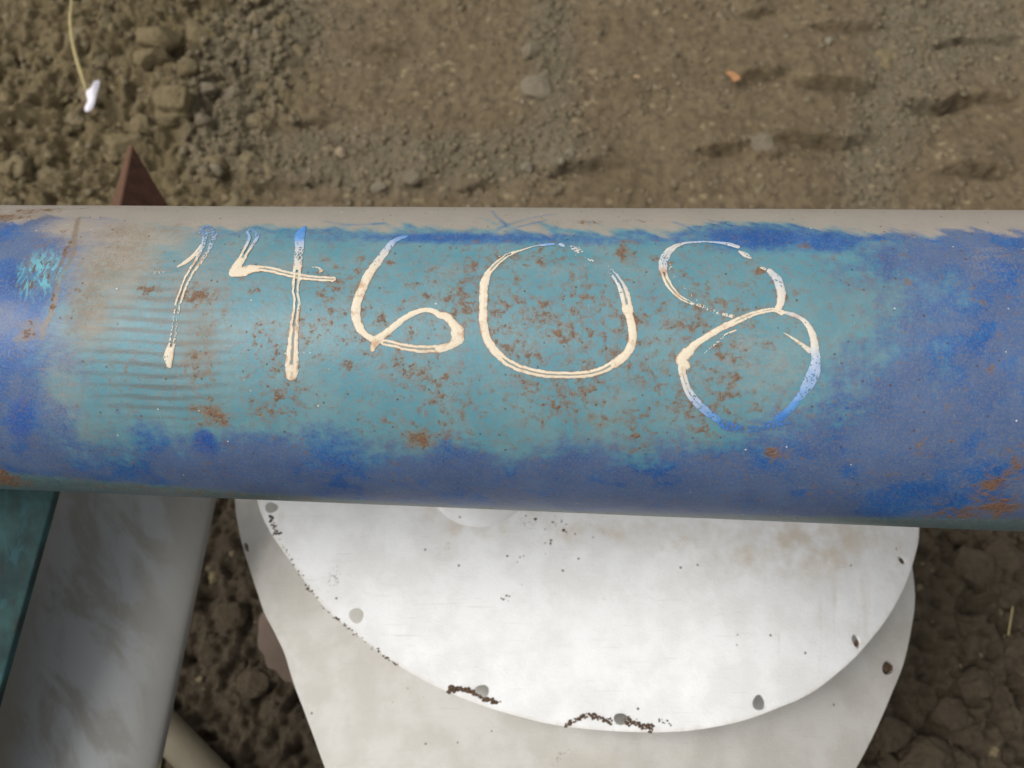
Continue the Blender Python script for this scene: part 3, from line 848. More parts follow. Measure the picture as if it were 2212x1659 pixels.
def m_digit():
    k = NT('brushed_white_paint'); v = k.obj()
    c = k.n('ShaderNodeAttribute', 'Color', {'attribute_name': 'paint'})
    n = k.noise(v, 700, 4, 0.7); n2 = k.noise(v, 120, 5, 0.65)
    c = k.mix(k.rng(n, 0.5, 0.72, 0, 0.30), c, srgb(170, 142, 112))
    sp_ = k.n('ShaderNodeSeparateColor', 0, None, Color=c)
    c = k.mix(k.math('MULTIPLY', k.rng(n2, 0.53, 0.68, 0, 0.6), k.rng(sp_, .35, .6)), c, srgb(166, 112, 64))
    return k.finish(c, 0.6, [(n, 0.0002)], spec=0.3)


M_DIGIT = m_digit()
CREAM = np.array(srgb(216, 203, 180)); WHT = np.array(srgb(206, 208, 208)); LBL = np.array(srgb(76, 136, 200)); DBL = np.array(srgb(52, 98, 164))
TINT = np.array(srgb(168, 116, 68)); GROV = np.array(srgb(122, 128, 122))


def make_digit(name, strokes, seed):
    prep = []
    for conv, k, hollow, rows in strokes:
        P = []
        for x, y, w, b, c in rows:
            px, py = conv(x, y); sa = to_sa(px, py)
            ex = to_sa(px + 4, py); ey = to_sa(px, py + 4)
            f = 0.5 * (np.linalg.norm(ex - sa) + min(np.linalg.norm(ey - sa), 0.0026)) / 4
            P.append((sa[0], sa[1], w * k * f / 2 * 0.92, b, c))
        prep.append((spline(P, 6), hollow))
    allp = np.vstack([p for p, _ in prep])
    st = 0.00026
    s = np.arange(allp[:, 0].min() - .006, allp[:, 0].max() + .006, st); a = np.arange(allp[:, 1].min() - .006, allp[:, 1].max() + .006, st)
    S, A = np.meshgrid(s, a, indexing='ij')
    wob = 0.00022 * fbm(S, A, 0.0035, 3, seed); wob2 = 0.00022 * fbm(S, A, 0.0035, 3, seed + 3)
    fine = fbm(S, A, 0.0011, 3, seed + 7, 0.75); drag = fbm(S, A, 0.004, 3, seed + 9)
    H_ = np.zeros_like(S) - 1; C = np.zeros(S.shape + (3,))
    for P, hollow in prep:
        x0, x1 = P[:, 0].min() - .006, P[:, 0].max() + .006; y0, y1 = P[:, 1].min() - .006, P[:, 1].max() + .006
        m = (S > x0) & (S < x1) & (A > y0) & (A < y1)
        d, t, side = seg_dist((S + wob)[m], (A + wob2)[m], P)
        i = np.clip(t.astype(int), 0, len(P) - 2); f = (t - i)[:, None]
        q = P[i] * (1 - f) + P[i + 1] * f
        w, bl, cov = q[:, 2], q[:, 3], q[:, 4]
        e = 1 - d / np.maximum(w, 1e-5)                                     # 1 at the middle, 0 at the edge
        fn, dr = fine[m], drag[m]
        ok = (e > 0.02 + 0.10 * dr) & (fn * 0.9 + 0.35 * dr < (cov - 0.5) * 1.5 + 0.05 + 0.25 * (1 - e) * (cov > .7))
        ok &= ~((cov < 0.97) & (fn > 0.10 + 1.2 * np.maximum(cov - 0.5, -.1)))
        gw = 0.34 * hollow
        groove = sst(gw + 0.10, gw - 0.06, d / w + 0.22 * dr + 0.05) if hollow else np.zeros_like(d)
        h = 0.00012 + 0.00034 * np.sqrt(np.clip(e, 0, 1)) * (0.6 + 0.4 * cov) - 0.00026 * groove * hollow
        dry = (hollow > 0.5) & (groove > 0.6) & (cov < 0.92) & (fn > -0.25)
        ok &= ~dry
        base = CREAM + (WHT - CREAM) * np.clip(bl * 3, 0, 1)[:, None]
        b2 = np.clip(bl * 1.05 + 0.25 * dr * (bl > 0.1), 0, 1)[:, None]
        base = base * (1 - b2) + LBL * b2
        b3 = np.clip((bl - 1.0) * 3, 0, 1)[:, None]
        base = base * (1 - b3) + DBL * b3
        tn = np.clip((1.2 - np.clip(bl * 3, 0, 1)) * (0.9 * sst(0.45, 0.0, e) * sst(-0.2, 0.3, dr) + 0.75 * groove * sst(-0.1, 0.3, dr)), 0, 1)[:, None]
        col = base * (1 - tn) + TINT * tn
        gr = (groove * 0.9 * (1 - 0.5 * sst(0, .4, dr)))[:, None]
        col = col * (1 - gr) + (GROV if bl.max() < 1.1 else LBL) * gr
        tp = np.clip((0.97 - cov), 0, 0.5)[:, None] * 0.5 * (bl[:, None] < 1.1)
        col = col * (1 - tp) + np.array(srgb(140, 160, 168)) * tp
        idx = np.where(m); put = ok & (h > H_[m])
        H_[idx[0][put], idx[1][put]] = h[put]; C[idx[0][put], idx[1][put]] = col[put]
    keep = H_ > 0
    F = grid_faces(*S.shape)
    kf = keep.ravel()[F].all(1); F = F[kf]
    used, inv = np.unique(F, return_inverse=True)
    co = sa_point(S.ravel()[used], A.ravel()[used], H_.ravel()[used]) - PQ
    me = mesh_np(name, co, inv.reshape(F.shape))
    attr(me, 'paint', np.c_[C.reshape(-1, 3)[used], np.ones(len(used))], 'FLOAT_COLOR')
    o = link(name, me, M_DIGIT); o.parent = pipe
    return o


for i, (nm_, st_) in enumerate(DIG.items()):
    lbl = {'digit_one': 'hand painted 1, first digit of the number', 'digit_four': 'hand painted 4 with a long downstroke', 'digit_six': 'hand painted 6 with a small flat loop',
           'digit_zero': 'hand painted large round 0', 'digit_eight': 'hand painted 8, its foot overlaid with blue'}[nm_]
    tag(make_digit(nm_, st_, 100 + i * 13), label=lbl)


# ------------------------------------------------------------------ sheets cut to an outline
def inside(poly, x, y):
    r = np.zeros(x.shape, bool); n = len(poly)
    for i in range(n):
        x1, y1 = poly[i]; x2, y2 = poly[(i + 1) % n]
        c = ((y1 > y) != (y2 > y)) & (x < (x2 - x1) * (y - y1) / (y2 - y1 + 1e-12) + x1)
        r ^= c
    return r


def closed_spline(pts, n):
    P = np.asarray(pts, float); m = len(P)
    Q = np.vstack([P[-2:], P, P[:3]])
    return spline(Q, n)[2 * n:(2 + m) * n]


def sheet(name, outline, holes, step, zf, thick, mat, edge_noise=0.0, nsub=5):
    out = closed_spline(outline, nsub)
    if edge_noise:
        t = np.arange(len(out)) * 0.37
        out = out + edge_noise * np.stack([fbm(t, t * 0 + 3, 2.0, 3, 5), fbm(t, t * 0 + 9, 2.0, 3, 6)], -1)
    loops = [out]
    for hx, hy, rx, ry, rot in holes:
        a = np.linspace(0, 2 * np.pi, 22, endpoint=False)
        r = 1 + 0.05 * np.sin(3 * a + hx)
        u, w = rx * r * np.cos(a), ry * r * np.sin(a)
        loops.append(np.stack([hx + u * math.cos(rot) - w * math.sin(rot), hy + u * math.sin(rot) + w * math.cos(rot)], -1))
    pts, edges = [], []
    for L in loops:
        b = len(pts); pts += [tuple(p) for p in L]
        edges += [(b + i, b + (i + 1) % len(L)) for i in range(len(L))]
    x0, y0 = out.min(0); x1, y1 = out.max(0)
    gx_, gy_ = np.meshgrid(np.arange(x0, x1, step), np.arange(y0, y1, step)); gx_ = gx_.ravel(); gy_ = gy_.ravel()
    ok = inside(out, gx_, gy_)
    for L in loops: 
        dd = np.full(gx_.shape, 1e9)
        for px, py in L[::1]: dd = np.minimum(dd, (gx_ - px) ** 2 + (gy_ - py) ** 2)
        ok &= dd > (step * 0.6) ** 2
    for L in loops[1:]: ok &= ~inside(L, gx_, gy_)
    pts += list(zip(gx_[ok], gy_[ok]))
    v, e, f, *_ = delaunay_2d_cdt([Vector(p) for p in pts], edges, [], 0, 1e-5)
    V = np.array([p[:] for p in v]); F = np.array([t for t in f if len(t) == 3])
    c = V[F].mean(1)
    k = inside(out, c[:, 0], c[:, 1])
    for L in loops[1:]: k &= ~inside(L, c[:, 0], c[:, 1])
    F = F[k]; used, inv = np.unique(F, return_inverse=True); V = V[used]; F = inv.reshape(F.shape)
    P3 = on_height(V[:, 0], V[:, 1], zf)
    a = P3[F]; nz = np.cross(a[:, 1] - a[:, 0], a[:, 2] - a[:, 0])[:, 2]
    F[nz < 0] = F[nz < 0][:, ::-1]
    me = mesh_np(name, P3, F)
    o = link(name, me, mat)
    md = o.modifiers.new('thickness', 'SOLIDIFY'); md.thickness = thick; md.offset = -1.0
    es = o.modifiers.new('crisp_edges', 'EDGE_SPLIT'); es.split_angle = rad(40)
    return o, V


def white_material(name, a, b, dirty):
    k = NT(name); v = k.obj()
    st = k.attr('stain'); gr = k.attr('grime')
    n1 = k.noise(v, 30, 5, 0.6); n2 = k.noise(v, 160, 6, 0.65); n3 = k.noise(v, 620, 3, 0.6)
    c = k.mix(k.rng(n1, 0.35, 0.65), a, b)
    sm = k.math('ADD', st, k.math('MULTIPLY', k.math('SUBTRACT', n2, 0.5), 0.7))
    c = k.mix(k.rng(sm, 0.15, 1.15, 0, 0.68), c, srgb(196, 180, 156))
    sc = k.noise(k.n('ShaderNodeMapping', 0, None, Vector=v, Rotation=(0, 0, 0.6), Scale=(30, 900, 30)), 1.0, 2, 0.5, 0.6)
    c = k.mix(k.math('MULTIPLY', k.rng(sc, 0.66, 0.74), 0.22), c, srgb(150, 142, 130))
    # fine specks where grime settled
    gv = k.math('ADD', k.noise(v, 420, 5, 0.75), k.math('MULTIPLY', gr, 0.34))
    c = k.mix(k.rng(gv, 0.80, 0.90, 0, 0.75), c, srgb(104, 88, 70))
    c = k.mix(k.rng(n2, 0.64, 0.76, 0, dirty), c, srgb(150, 138, 120))
    vo = k.n('ShaderNodeTexVoronoi', 'Distance', {'feature': 'F1'}, Vector=v, Scale=75.0)
    vc = k.n('ShaderNodeSeparateColor', 0, None, Color=k.n('ShaderNodeTexVoronoi', 'Color', {'feature': 'F1'}, Vector=v, Scale=75.0))
    c = k.mix(k.math('MULTIPLY', k.rng(vo, 0.10, 0.04), k.rng(vc, 0.80, 0.84)), c, srgb(92, 80, 66))
    return k.finish(c, 0.62, [(n3, 0.00035), (n2, 0.0003)], spec=0.3)


M_WHITE = white_material('white_cover_plastic', srgb(235, 235, 234), srgb(224, 223, 221), 0.15)
M_SHELL = white_material('white_flange_plastic', srgb(194, 191, 185), srgb(182, 178, 170), 0.15)

disc_out = [(552, 1040), (557, 1085), (573, 1130), (596, 1168), (650, 1245), (700, 1312), (760, 1363), (810, 1402), (880, 1450), (960, 1492), (1060, 1530), (1180, 1562), (1290, 1577), (1410, 1582), (1500, 1577), (1600, 1558),
            (1680, 1530), (1750, 1497), (1820, 1445), (1870, 1395), (1920, 1330), (1955, 1265), (1975, 1205), (1985, 1145), (1975, 1040), (1925, 920), (1800, 810), (1600, 735), (1350, 700), (1050, 705), (820, 760), (660, 860), (595, 960)]


def z_disc(x, y):
    z = 0.455 + 0.02 * (y - 0.03)
    z = z - 1.6 * np.maximum(x - 0.13, 0) ** 2
    return z + 0.05 * np.maximum(-0.1 - x, 0)


DH = [(770, 1330, 15.5, 16.5, 0), (1041, 1493, 16, 14, 0), (1341, 1553, 15.5, 13, 0), (1640, 1518, 14.5, 17, 0), (1850, 1385, 9, 16, -.35), (1948, 1210, 6, 12, -.75), (586, 1096, 14, 12, 0)]
cover = empty('cover_plate', tuple(on_height(1290, 1250, z_disc)), 'round bright white cover plate with rim holes, lying on the larger off-white flange', 'cover plate')
disc, DV = sheet('plate', disc_out, DH, 4.0, z_disc, 0.0028, M_WHITE, edge_noise=1.2)
adopt(disc, cover)


def pblob(V, px, py, rx, ry, rot=0, hard=2):
    du, dv = V[:, 0] - px, V[:, 1] - py; c, s = math.cos(rot), math.sin(rot)
    u = (du * c + dv * s) / rx; w = (-du * s + dv * c) / ry
    return np.exp(-(u * u + w * w) ** (hard / 2))


def pf(V, s, seed, oc=4): return fbm(V[:, 0], V[:, 1], s, oc, seed)


st = np.zeros(len(DV))
for p, v in [((1500, 1150, 380, 65), .62), ((1300, 1150, 140, 35), .75), ((1740, 1180, 240, 80), 1.0), ((1900, 1200, 110, 90), .65), ((1610, 1240, 220, 55), .42), ((965, 1195, 60, 45), .55), ((920, 1150, 50, 30), .35),
             ((820, 1165, 90, 60), .22), ((605, 1110, 25, 40), .45), ((1850, 1420, 60, 90), .32), ((1700, 1500, 120, 40), .2), ((1925, 1290, 50, 120), .3), ((1550, 1170, 500, 30), .35)]:
    st = np.maximum(st, pblob(DV, *p) * v * 0.8 * (1 + 1.3 * pf(DV, 90, 3) + .8 * pf(DV, 28, 33)))
drip = sst(0.0, 0.5, fbm(DV[:, 0], DV[:, 1] * 0.06, 22, 3, 41)) * pblob(DV, 1790, 1330, 190, 160, hard=4)
st = np.maximum(st, drip * 0.6)
rimd, _, _ = seg_dist(DV[:, 0], DV[:, 1], closed_spline(disc_out, 2))
st = np.maximum(st, sst(16, 0, rimd + 8 * pf(DV, 40, 8)) * 0.55)
st = np.maximum(st, pblob(DV, 1042, 1100, 145, 75, hard=4) * (0.55 + pf(DV, 50, 17)))
for hx, hy, *_ in DH: st = np.maximum(st, pblob(DV, hx, hy, 26, 26, hard=4) * (0.3 + .8 * pf(DV, 25, 18)))
gr_ = np.maximum.reduce([pblob(DV, 720, 1250, 28, 55, .15) * .85, pblob(DV, 730, 1175, 30, 50) * .45, pblob(DV, 970, 1185, 45, 40) * .7, pblob(DV, 1140, 1130, 40, 20) * .75, pblob(DV, 1250, 1150, 180, 28) * .6,
                         pblob(DV, 1750, 1150, 200, 30) * .55, pblob(DV, 1830, 1420, 50, 60) * .45, pblob(DV, 1600, 1165, 300, 30) * .4, sst(12, 0, rimd) * .65, np.full(len(DV), .12)])
attr(disc.data, 'stain', st); attr(disc.data, 'grime', gr_)

shell_out = [(500, 1010), (508, 1081), (511, 1118), (521, 1166), (537, 1222), (556, 1281), (572, 1326), (593, 1366), (614, 1411), (631, 1466), (652, 1522), (681, 1600), (702, 1659), (745, 1770), (860, 1900), (1100, 2000), (1350, 2020), (1600, 1950), (1760, 1800),
             (1850, 1659), (1900, 1560), (1930, 1490), (1951, 1435), (1968, 1360), (1976, 1295), (1972, 1235), (1955, 1130), (1910, 980), (1750, 850), (1400, 770), (1000, 770), (700, 840), (550, 930)]


def z_shell(x, y):
    r2 = (x - 0.03) ** 2 + (y - 0.10) ** 2
    z = 0.425 - 0.9 * r2 + 0.02 * (y - 0.03)
    z = z - 0.35 * np.maximum(-(y + 0.0), 0)
    return z


SH = [(532, 1182, 5, 11, -.3), (1918, 1443, 13, 15, 0.1), (700, 1010, 12, 12, 0)]
flange = empty('flanged_housing', (0.03, 0.10, 0.0), 'larger off-white flange with a tapering foot, half hidden beneath the bright white cover plate', 'housing')
shell, SV = sheet('flange', shell_out, SH, 7.0, z_shell, 0.0035, M_SHELL, edge_noise=1.0)
adopt(shell, flange)
st = np.maximum.reduce([pblob(SV, 1300, 1640, 300, 60) * .35, pblob(SV, 1500, 1640, 200, 60) * .3, pblob(SV, 1900, 1500, 60, 120) * .3, pblob(SV, 600, 1250, 60, 90) * .15, np.full(len(SV), .08)]) * (1 + .9 * pf(SV, 120, 5))
attr(shell.data, 'stain', st)
attr(shell.data, 'grime', np.maximum.reduce([pblob(SV, 1210, 1640, 70, 50, -.6) * .75, pblob(SV, 650, 1270, 30, 60) * .5, pblob(SV, 1400, 1630, 200, 60) * .4, pblob(SV, 1918, 1443, 26, 26) * .7, np.full(len(SV), .15)]))


def lathe(name, prof, mat, n=48, loc=(0, 0, 0)):
    a = np.linspace(0, 2 * np.pi, n, endpoint=False)
    co = np.array([[r * math.cos(t), r * math.sin(t), z] for r, z in prof for t in a]) + np.array(loc)
    return link(name, mesh_np(name, co, grid_faces(len(prof), n, wrap=True)), mat)


k = NT('foot_plastic'); M_FOOT = k.finish(k.mix(k.noise(k.obj(), 12, 4), srgb(200, 198, 190), srgb(170, 166, 156)), 0.7)
foot = lathe('tapering_foot', [(0.16, 0.375), (0.13, 0.33), (0.105, 0.25), (0.095, 0.12), (0.10, 0.03), (0.13, 0.0), (0.13, -0.02)], M_FOOT)
foot.location = (0, 0, 0); foot.parent = flange
hub = lathe('boss', [(0.044, -0.004), (0.044, -0.002), (0.042, 0.0015), (0.038, 0.006), (0.030, 0.0095), (0.0005, 0.010)], M_WHITE)
hp = on_height(1035, 1026, z_disc)
hub.parent = cover; hub.location = Vector(hp) - Vector(cover.location)
attr(hub.data, 'stain', np.full(len(hub.data.vertices), .3)); attr(hub.data, 'grime', np.full(len(hub.data.vertices), .3))

# dirt caught along the rim of the cover plate, and crumbs that darken the shaded holes
k = NT('rim_dirt_hole_shade'); M_DIRT_HOLE_SHADE = k.finish(k.mix(k.noise(k.obj(), 300, 3), srgb(74, 58, 46), srgb(112, 92, 76)), 0.95, spec=0.1)


def crumbs(name, line, n, r0, r1, spread, zf, label, seed):
    if seed in (6, 7): n, r1 = n // 2, r1 * 0.8
    g = np.random.default_rng(seed); L = spline(np.array(line, float), 8)
    V, F = ICO1; cos, fs = [], []
    for i in range(n):
        t = g.uniform(0, len(L) - 1.001); j = int(t); p = L[j] + (L[j + 1] - L[j]) * (t - j)
        q = p[:2] + g.normal(size=2) * spread
        P = on_height(q[0], q[1], zf); r = r0 + (r1 - r0) * g.uniform() ** 2
        Q = V * (1 + g.uniform(-.4, .4, (len(V), 1))) * g.uniform(.5, 1.4, 3) * np.array([1.2, 1, .6]) * r
        cos.append(Q + P + np.array([0, 0, r * .3])); fs.append(F + i * len(V))
    o = link(name, mesh_np(name, np.vstack(cos), np.vstack(fs)), M_DIRT_HOLE_SHADE, smooth=False)
    return tag(o, label, 'dirt', kind='stuff')


crumbs('rim_dirt_hole_shade', [(968, 1497), (985, 1487), (1005, 1492)], 60, .0005, .0016, 2.2, z_disc, None, 1)
crumbs('rim_dirt_hole_shade', [(1005, 1492), (1025, 1496), (1040, 1508), (1052, 1512), (1078, 1518)], 90, .0005, .0015, 2.0, z_disc, None, 2)
crumbs('rim_dirt_hole_shade', [(1225, 1568), (1240, 1556), (1270, 1546), (1300, 1553), (1320, 1560)], 130, .0004, .0013, 3.0, z_disc, None, 3)
crumbs('rim_dirt_hole_shade', [(1352, 1558), (1370, 1563), (1395, 1569), (1412, 1572)], 110, .0004, .0013, 3.5, z_disc, None, 4)
crumbs('rim_dirt_hole_shade', [(1425, 1552), (1450, 1560)], 12, .0004, .0009, 4, z_disc, None, 5)
crumbs('rim_dirt_hole_shade', [(583, 1110), (592, 1140), (600, 1155)], 60, .0005, .0014, 3.0, z_disc, None, 6)
crumbs('rim_dirt_hole_shade', [(603, 1165), (650, 1245), (700, 1312), (760, 1363), (835, 1422), (860, 1437)], 170, .0004, .0011, 2.0, z_disc, None, 7)
crumbs('rim_dirt_hole_shade', [(1120, 1115), (1150, 1128), (1200, 1135), (1260, 1140)], 18, .0003, .0012, 10, z_disc, None, 8)
for hx, hy, sd in ((1948, 1211, 21), (1851, 1391, 22)): crumbs('rim_dirt_hole_shade', [(hx - 1, hy - 4), (hx + 2, hy + 5)], 45, .0007, .0017, 2.2, lambda x, y: z_disc(x, y) - .004, None, sd)  # dark crumbs added as the shade inside the two right-hand holes
crumbs('rim_dirt_hole_shade', [(1912, 1440), (1925, 1446)], 70, .0006, .0018, 5, lambda x, y: z_shell(x, y) - .003, None, 23)  # dark crumbs added for the shaded gap seen through the flange hole
crumbs('rim_dirt_hole_shade', [(1060, 1205), (1170, 1200), (1180, 1180), (1100, 1290), (1095, 1285)], 14, .0004, .0010, 5, z_disc, None, 9)

# ------------------------------------------------------------------ grey bent sheet at the left
def ruled(name, Ltop, Lbot, Rtop, Rbot, zt, zb, bulge, thick, mat, nu=60, nv=140, lipfn=None):
    L0, L1 = on_height(*Ltop, flat(zt)), on_height(*Lbot, flat(zb))
    R0, R1 = on_height(*Rtop, flat(zt)), on_height(*Rbot, flat(zb))
    v = np.linspace(0, 1, nv)[:, None, None]; u = np.linspace(0, 1, nu)[None, :, None]
    P = (L0 * (1 - v) + L1 * v) * (1 - u) + (R0 * (1 - v) + R1 * v) * u
    P[..., 2] += bulge * np.sqrt(np.clip(1 - (2 * u[..., 0] - 1) ** 2, 0, 1)) * (1 + 0 * v[..., 0])
    me = mesh_np(name, P.reshape(-1, 3), grid_faces(nv, nu))
    o = link(name, me, mat)
    U = np.broadcast_to(u[..., 0], (nv, nu)); Vv = np.broadcast_to(v[..., 0], (nv, nu))
    attr(me, 'uu', U); attr(me, 'vv', Vv)
    md = o.modifiers.new('thickness', 'SOLIDIFY'); md.thickness = thick; md.offset = -1
    return o


def grey_material():
    k = NT('scuffed_grey_plastic'); v = k.obj(); u = k.attr('uu'); w = k.attr('vv')
    pa_ = k.math('ADD', k.math('MULTIPLY', u, 1.6), k.math('MULTIPLY', w, 3.2)); qa_ = k.math('SUBTRACT', k.math('MULTIPLY', u, 5.2), k.math('MULTIPLY', w, 7.0))
    n1 = k.noise(k.n('ShaderNodeCombineXYZ', 0, None, X=pa_, Y=qa_), 1.1, 6, 0.62, 0.5)
    n2 = k.noise(v, 90, 5, 0.65); n3 = k.noise(v, 5, 3, 0.5)
    c = k.mix(k.rng(n3, 0.35, 0.65), srgb(128, 126, 120), srgb(119, 117, 112))
    zone = k.math('MULTIPLY', k.rng(u, 0.25, 0.45), k.rng(u, 1.02, 0.7))
    sc = k.math('MULTIPLY', k.rng(k.math('ADD', n1, k.math('MULTIPLY', n2, 0.12)), 0.46, 0.64), zone)
    c = k.mix(k.math('MULTIPLY', sc, 0.75), c, srgb(148, 152, 153))
    c = k.mix(k.math('MULTIPLY', k.rng(n1, 0.42, 0.30), 0.1), c, srgb(112, 112, 113))
    yl = k.math('MULTIPLY', k.rng(u, 0.44, 0.30), k.rng(w, 0.45, 0.95))
    c = k.mix(k.math('MULTIPLY', yl, 0.6), c, srgb(166, 156, 128))
    c = k.mix(k.rng(n2, 0.68, 0.78, 0, 0.4), c, srgb(100, 90, 78))
    edge = k.math('MULTIPLY', k.rng(u, 0.985, 0.997), k.rng(k.math('ADD', w, k.math('MULTIPLY', n2, 0.15)), 0.80, 0.86))
    c = k.mix(edge, c, srgb(196, 184, 150))
    return k.finish(c, 0.5, [(n2, 0.0004)], spec=0.4)


M_GREY = grey_material()
gs = ruled('grey_sheet', (20, 960), (-190, 1900), (492, 960), (297, 1900), 0.44, 0.36, 0.018, 0.004, M_GREY)
tag(gs, 'wide scuffed grey plastic half pipe between the turquoise bar and the white flange', 'plastic sheet')

# pale conduit on the soil, bottom left
def tube(name, pts, r, mat, n=14, closed=True):
    P = np.array(pts, float); co = []
    for i in range(len(P)):
        t = P[min(i + 1, len(P) - 1)] - P[max(i - 1, 0)]; t /= np.linalg.norm(t)
        a = np.cross(t, [0, 0, 1.0]); a /= np.linalg.norm(a); b = np.cross(t, a)
        rr = r[i] if hasattr(r, '__len__') else r
        for j in range(n):
            th = 2 * np.pi * j / n; co.append(P[i] + rr * (math.cos(th) * a + math.sin(th) * b))
    f = grid_faces(len(P), n, wrap=True, flip=True)
    me = mesh_np(name, co, f)
    bm = bmesh.new(); bm.from_mesh(me); bmesh.ops.holes_fill(bm, edges=[e for e in bm.edges if e.is_boundary]); bmesh.ops.recalc_face_normals(bm, faces=bm.faces); bm.to_mesh(me); bm.free()
    return link(name, me, mat)


k = NT('dusty_conduit'); M_COND = k.finish(k.mix(k.noise(k.obj(), 40, 5), srgb(112, 104, 86), srgb(88, 80, 64)), 0.75, [(k.noise(k.obj(), 200, 3), .0005)])
A_, B_ = on_height(240, 1455, flat(0.03)), on_height(640, 1870, flat(0.03))
cd = tube('conduit', [A_ + (B_ - A_) * t for t in np.linspace(0, 1, 12)], 0.021, M_COND)
tag(cd, 'short pale tube on dark soil, poking out from under the grey half pipe', 'tube')

# ------------------------------------------------------------------ turquoise beam
def box_between(name, quad_top, down, mat, bev=0.004, nseg=24):
    """quad_top: four 3-D corners anticlockwise seen from above; down: depth"""
    bm = bmesh.new(); t = [bm.verts.new(p) for p in quad_top]; b = [bm.verts.new(np.array(p) - np.array([0, 0, down])) for p in quad_top]
    bm.faces.new(t); bm.faces.new(b[::-1])
    for i in range(4): bm.faces.new((t[i], b[i], b[(i + 1) % 4], t[(i + 1) % 4]))
    bmesh.ops.recalc_face_normals(bm, faces=bm.faces)
    bmesh.ops.bevel(bm, geom=list(bm.edges), offset=bev, segments=3, affect='EDGES', profile=0.5)
    me = bpy.data.meshes.new(name); bm.to_mesh(me); bm.free()
    return link(name, me, mat, smooth=False)


def teal_material():
    k = NT('turquoise_steel_paint'); v = k.obj()
    s = k.noise(k.scale(v, (1, .25, 1)), 70, 6, 0.7, 0.5); n = k.noise(v, 22, 5, 0.6); f = k.noise(v, 420, 3, .6)
    c = k.mix(k.rng(n, 0.35, 0.65), srgb(24, 46, 47), srgb(44, 72, 71))
    c = k.mix(k.rng(s, 0.52, 0.66, 0, 0.7), c, srgb(44, 38, 32))
    c = k.mix(k.rng(s, 0.48, 0.36, 0, 0.5), c, srgb(44, 82, 90))
    return k.finish(c, 0.75, [(s, .0008), (f, .0003)], spec=0.25)


M_TEAL = teal_material()
T0, T1 = on_height(150, 950, flat(0.560)), on_height(-10, 1525, flat(0.485))
dirT = (T1 - T0); dirT /= np.linalg.norm(dirT)
T0 = T0 - dirT * 0.0; T2 = T0 + dirT * 0.95
wv = np.cross(dirT, [0, 0, 1.0]); wv /= np.linalg.norm(wv)
if wv[0] > 0: wv = -wv
beam = box_between('flat_steel_bar', [T0, T0 + wv * 0.13, T2 + wv * 0.13, T2], 0.008, M_TEAL, .0015)
tag(beam, 'wide flat turquoise painted steel bar with brown streaks, running under the blue pipe', 'steel bar')

# ------------------------------------------------------------------ rusty plate behind the pipe
def rust_material():
    k = NT('rusty_steel'); v = k.obj(); n = k.noise(v, 60, 6, .7); f = k.noise(v, 350, 4, .7)
    c = k.mix(k.rng(n, .3, .7), srgb(58, 36, 28), srgb(80, 52, 38)); c = k.mix(k.rng(f, .5, .7, 0, .5), c, srgb(110, 70, 44))
    return k.finish(c, .9, [(n, .0015), (f, .0006)], spec=.3)


M_RUST = rust_material()
stand = empty('plate_stand', (0, 0, 0), 'dark rusty steel plate with a pointed top sticking up behind the pipe, upper left', 'steel plate')
a0 = on_height(286, 313, flat(0.36)); a1 = on_height(515, 700, flat(0.30)); a2 = on_height(208, 700, flat(0.44))
ex = np.array([-0.0165, 0.002, -0.004])
bm = bmesh.new()
f_ = [bm.verts.new(p) for p in (a0, a1, a2)]
b_ = [bm.verts.new(p) for p in (a0 + ex * 0.35, a1 + ex * 1.2 + np.array([0, 0, -.01]), a2 + ex * 1.25)]
bm.faces.new(f_); bm.faces.new(b_[::-1])
for i in range(3): bm.faces.new((f_[i], b_[i], b_[(i + 1) % 3], f_[(i + 1) % 3]))
bmesh.ops.recalc_face_normals(bm, faces=bm.faces)
bmesh.ops.bevel(bm, geom=list(bm.edges), offset=.0008, segments=2, affect='EDGES')
for f in bm.faces:
    if f.normal.x < -0.2 or f.normal.z > 0.75 and f.calc_area() < 0.004: f.material_index = 1
me = bpy.data.meshes.new('pointed_plate'); bm.to_mesh(me); bm.free()
k = NT('fresh_rust'); M_RUST2 = k.finish(k.mix(k.noise(k.obj(), 120, 5, .7), srgb(112, 78, 54), srgb(76, 54, 42)), .9)
link('pointed_plate', me, M_RUST, stand, smooth=False)
me.materials.append(M_RUST2)
c3 = (a1 + a2) / 2 * 0.6 + a0 * 0.4
post = box_between('post', [c3 + np.array(q) for q in ((-.02, -.02, -.01), (.02, -.02, -.01), (.02, .02, -.01), (-.02, .02, -.01))], c3[2] + 0.02, M_RUST, .002)
post.parent = stand

# ------------------------------------------------------------------ pinkish shard, stalk, paper
k = NT('pink_clay'); M_PINK = k.finish(k.mix(k.noise(k.obj(), 60, 5), srgb(158, 136, 118), srgb(128, 110, 94)), .8, [(k.noise(k.obj(), 150, 4), .001)])
sh, shv = sheet('shard', [(568, 1322), (558, 1365), (559, 1400), (570, 1418), (579, 1443), (596, 1450), (612, 1470), (628, 1474), (650, 1496), (700, 1480), (720, 1400), (640, 1310)], [], 8, lambda x, y: 0.22 + 0.3 * (x + .2), .006, M_PINK, edge_noise=3, nsub=4)
tag(sh, 'thin pinkish brown shard with a ragged edge, behind the left edge of the flange', 'shard')

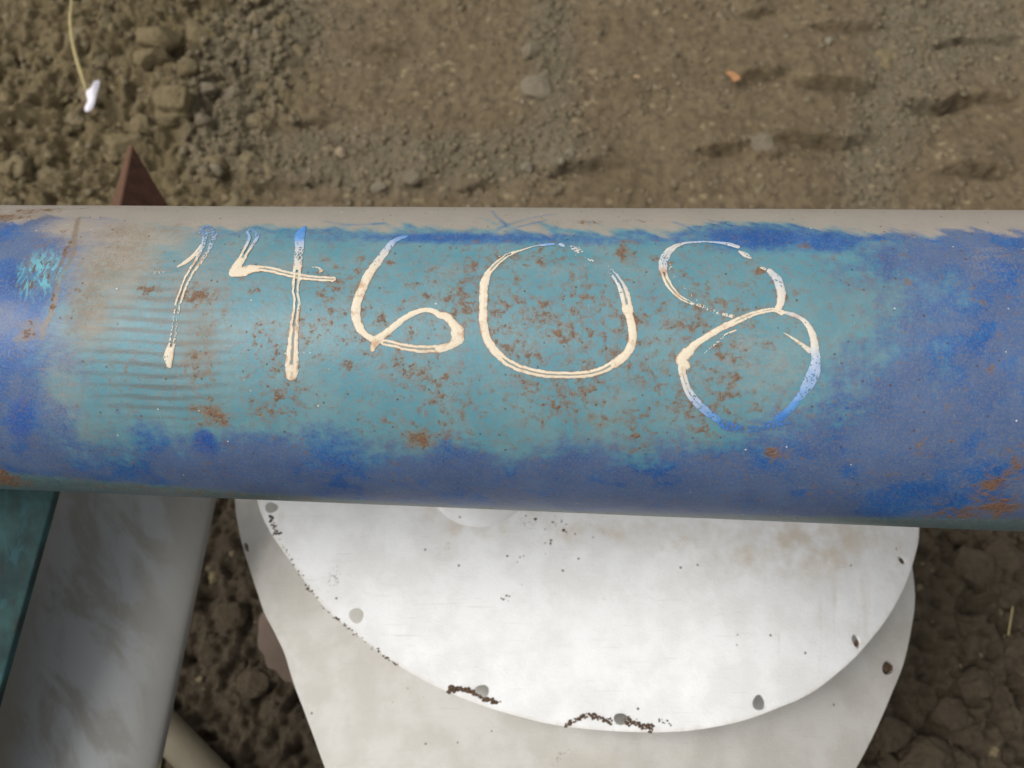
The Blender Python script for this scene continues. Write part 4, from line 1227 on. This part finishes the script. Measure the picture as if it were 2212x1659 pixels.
k = NT('dry_straw'); M_STRAW = k.finish(k.mix(k.noise(k.obj(), 200, 3), srgb(186, 170, 118), srgb(150, 134, 92)), .7)
pts = [on_height(x, y, flat(z)) for x, y, z in [(150, -60, .10), (155, 0, .085), (152, 40, .075), (157, 90, .065), (168, 135, .055), (180, 172, .045), (189, 200, .03), (192, 215, .01)]]
pts = spline(np.array(pts), 5)
tag(tube('dry_stalk', pts, np.linspace(.0022, .0036, len(pts)), M_STRAW, 8), 'thin pale dry stalk standing out of the rubble above the scrap of white paper', 'stalk')

k = NT('white_paper'); M_PAPER = k.finish(k.mix(k.noise(k.obj(), 90, 3), srgb(236, 232, 240), srgb(200, 196, 206)), .7)
pc = gp(197, 205, .03)
pz = gz(pc[0], pc[1])
def z_paper(x, y):
    return pz + 0.035 + 0.003 * np.sin((x - pc[0]) * 260) + 0.004 * np.sin((y - pc[1]) * 90)
pa, _ = sheet('paper_scrap', [(203, 176), (214, 173), (214, 186), (209, 202), (205, 220), (198, 237), (185, 241), (183, 231), (189, 218), (187, 206), (186, 194), (196, 190)], [], 3, z_paper, .0006, M_PAPER, nsub=3)
tag(pa, 'small crumpled scrap of white paper on the rubble at the foot of the dry stalk', 'paper')

k = NT('orange_leaf'); M_LEAF = k.finish(k.mix(k.noise(k.obj(), 200, 3), srgb(176, 128, 84), srgb(122, 84, 52)), .8)
lc = gp(1588, 166, .02); lz = gz(lc[0], lc[1])
lf, _ = sheet('dry_leaf', [(1568, 156), (1580, 154), (1592, 160), (1600, 168), (1592, 174), (1584, 176), (1578, 166)], [], 4, lambda x, y: lz + .022 + .5 * (x - lc[0]), .0008, M_LEAF, nsub=3)
tag(lf, 'tiny curled orange brown leaf lying by the highest ledge in the dirt', 'leaf')
st2 = spline(np.array([on_height(x, y, flat(.03)) for x, y in [(2188, 1310), (2184, 1335), (2178, 1372)]]), 4)
tag(tube('straw', st2, .0009, M_STRAW, 6), 'short thin pale straw above the tiny whitish pebble on dark soil', 'straw')
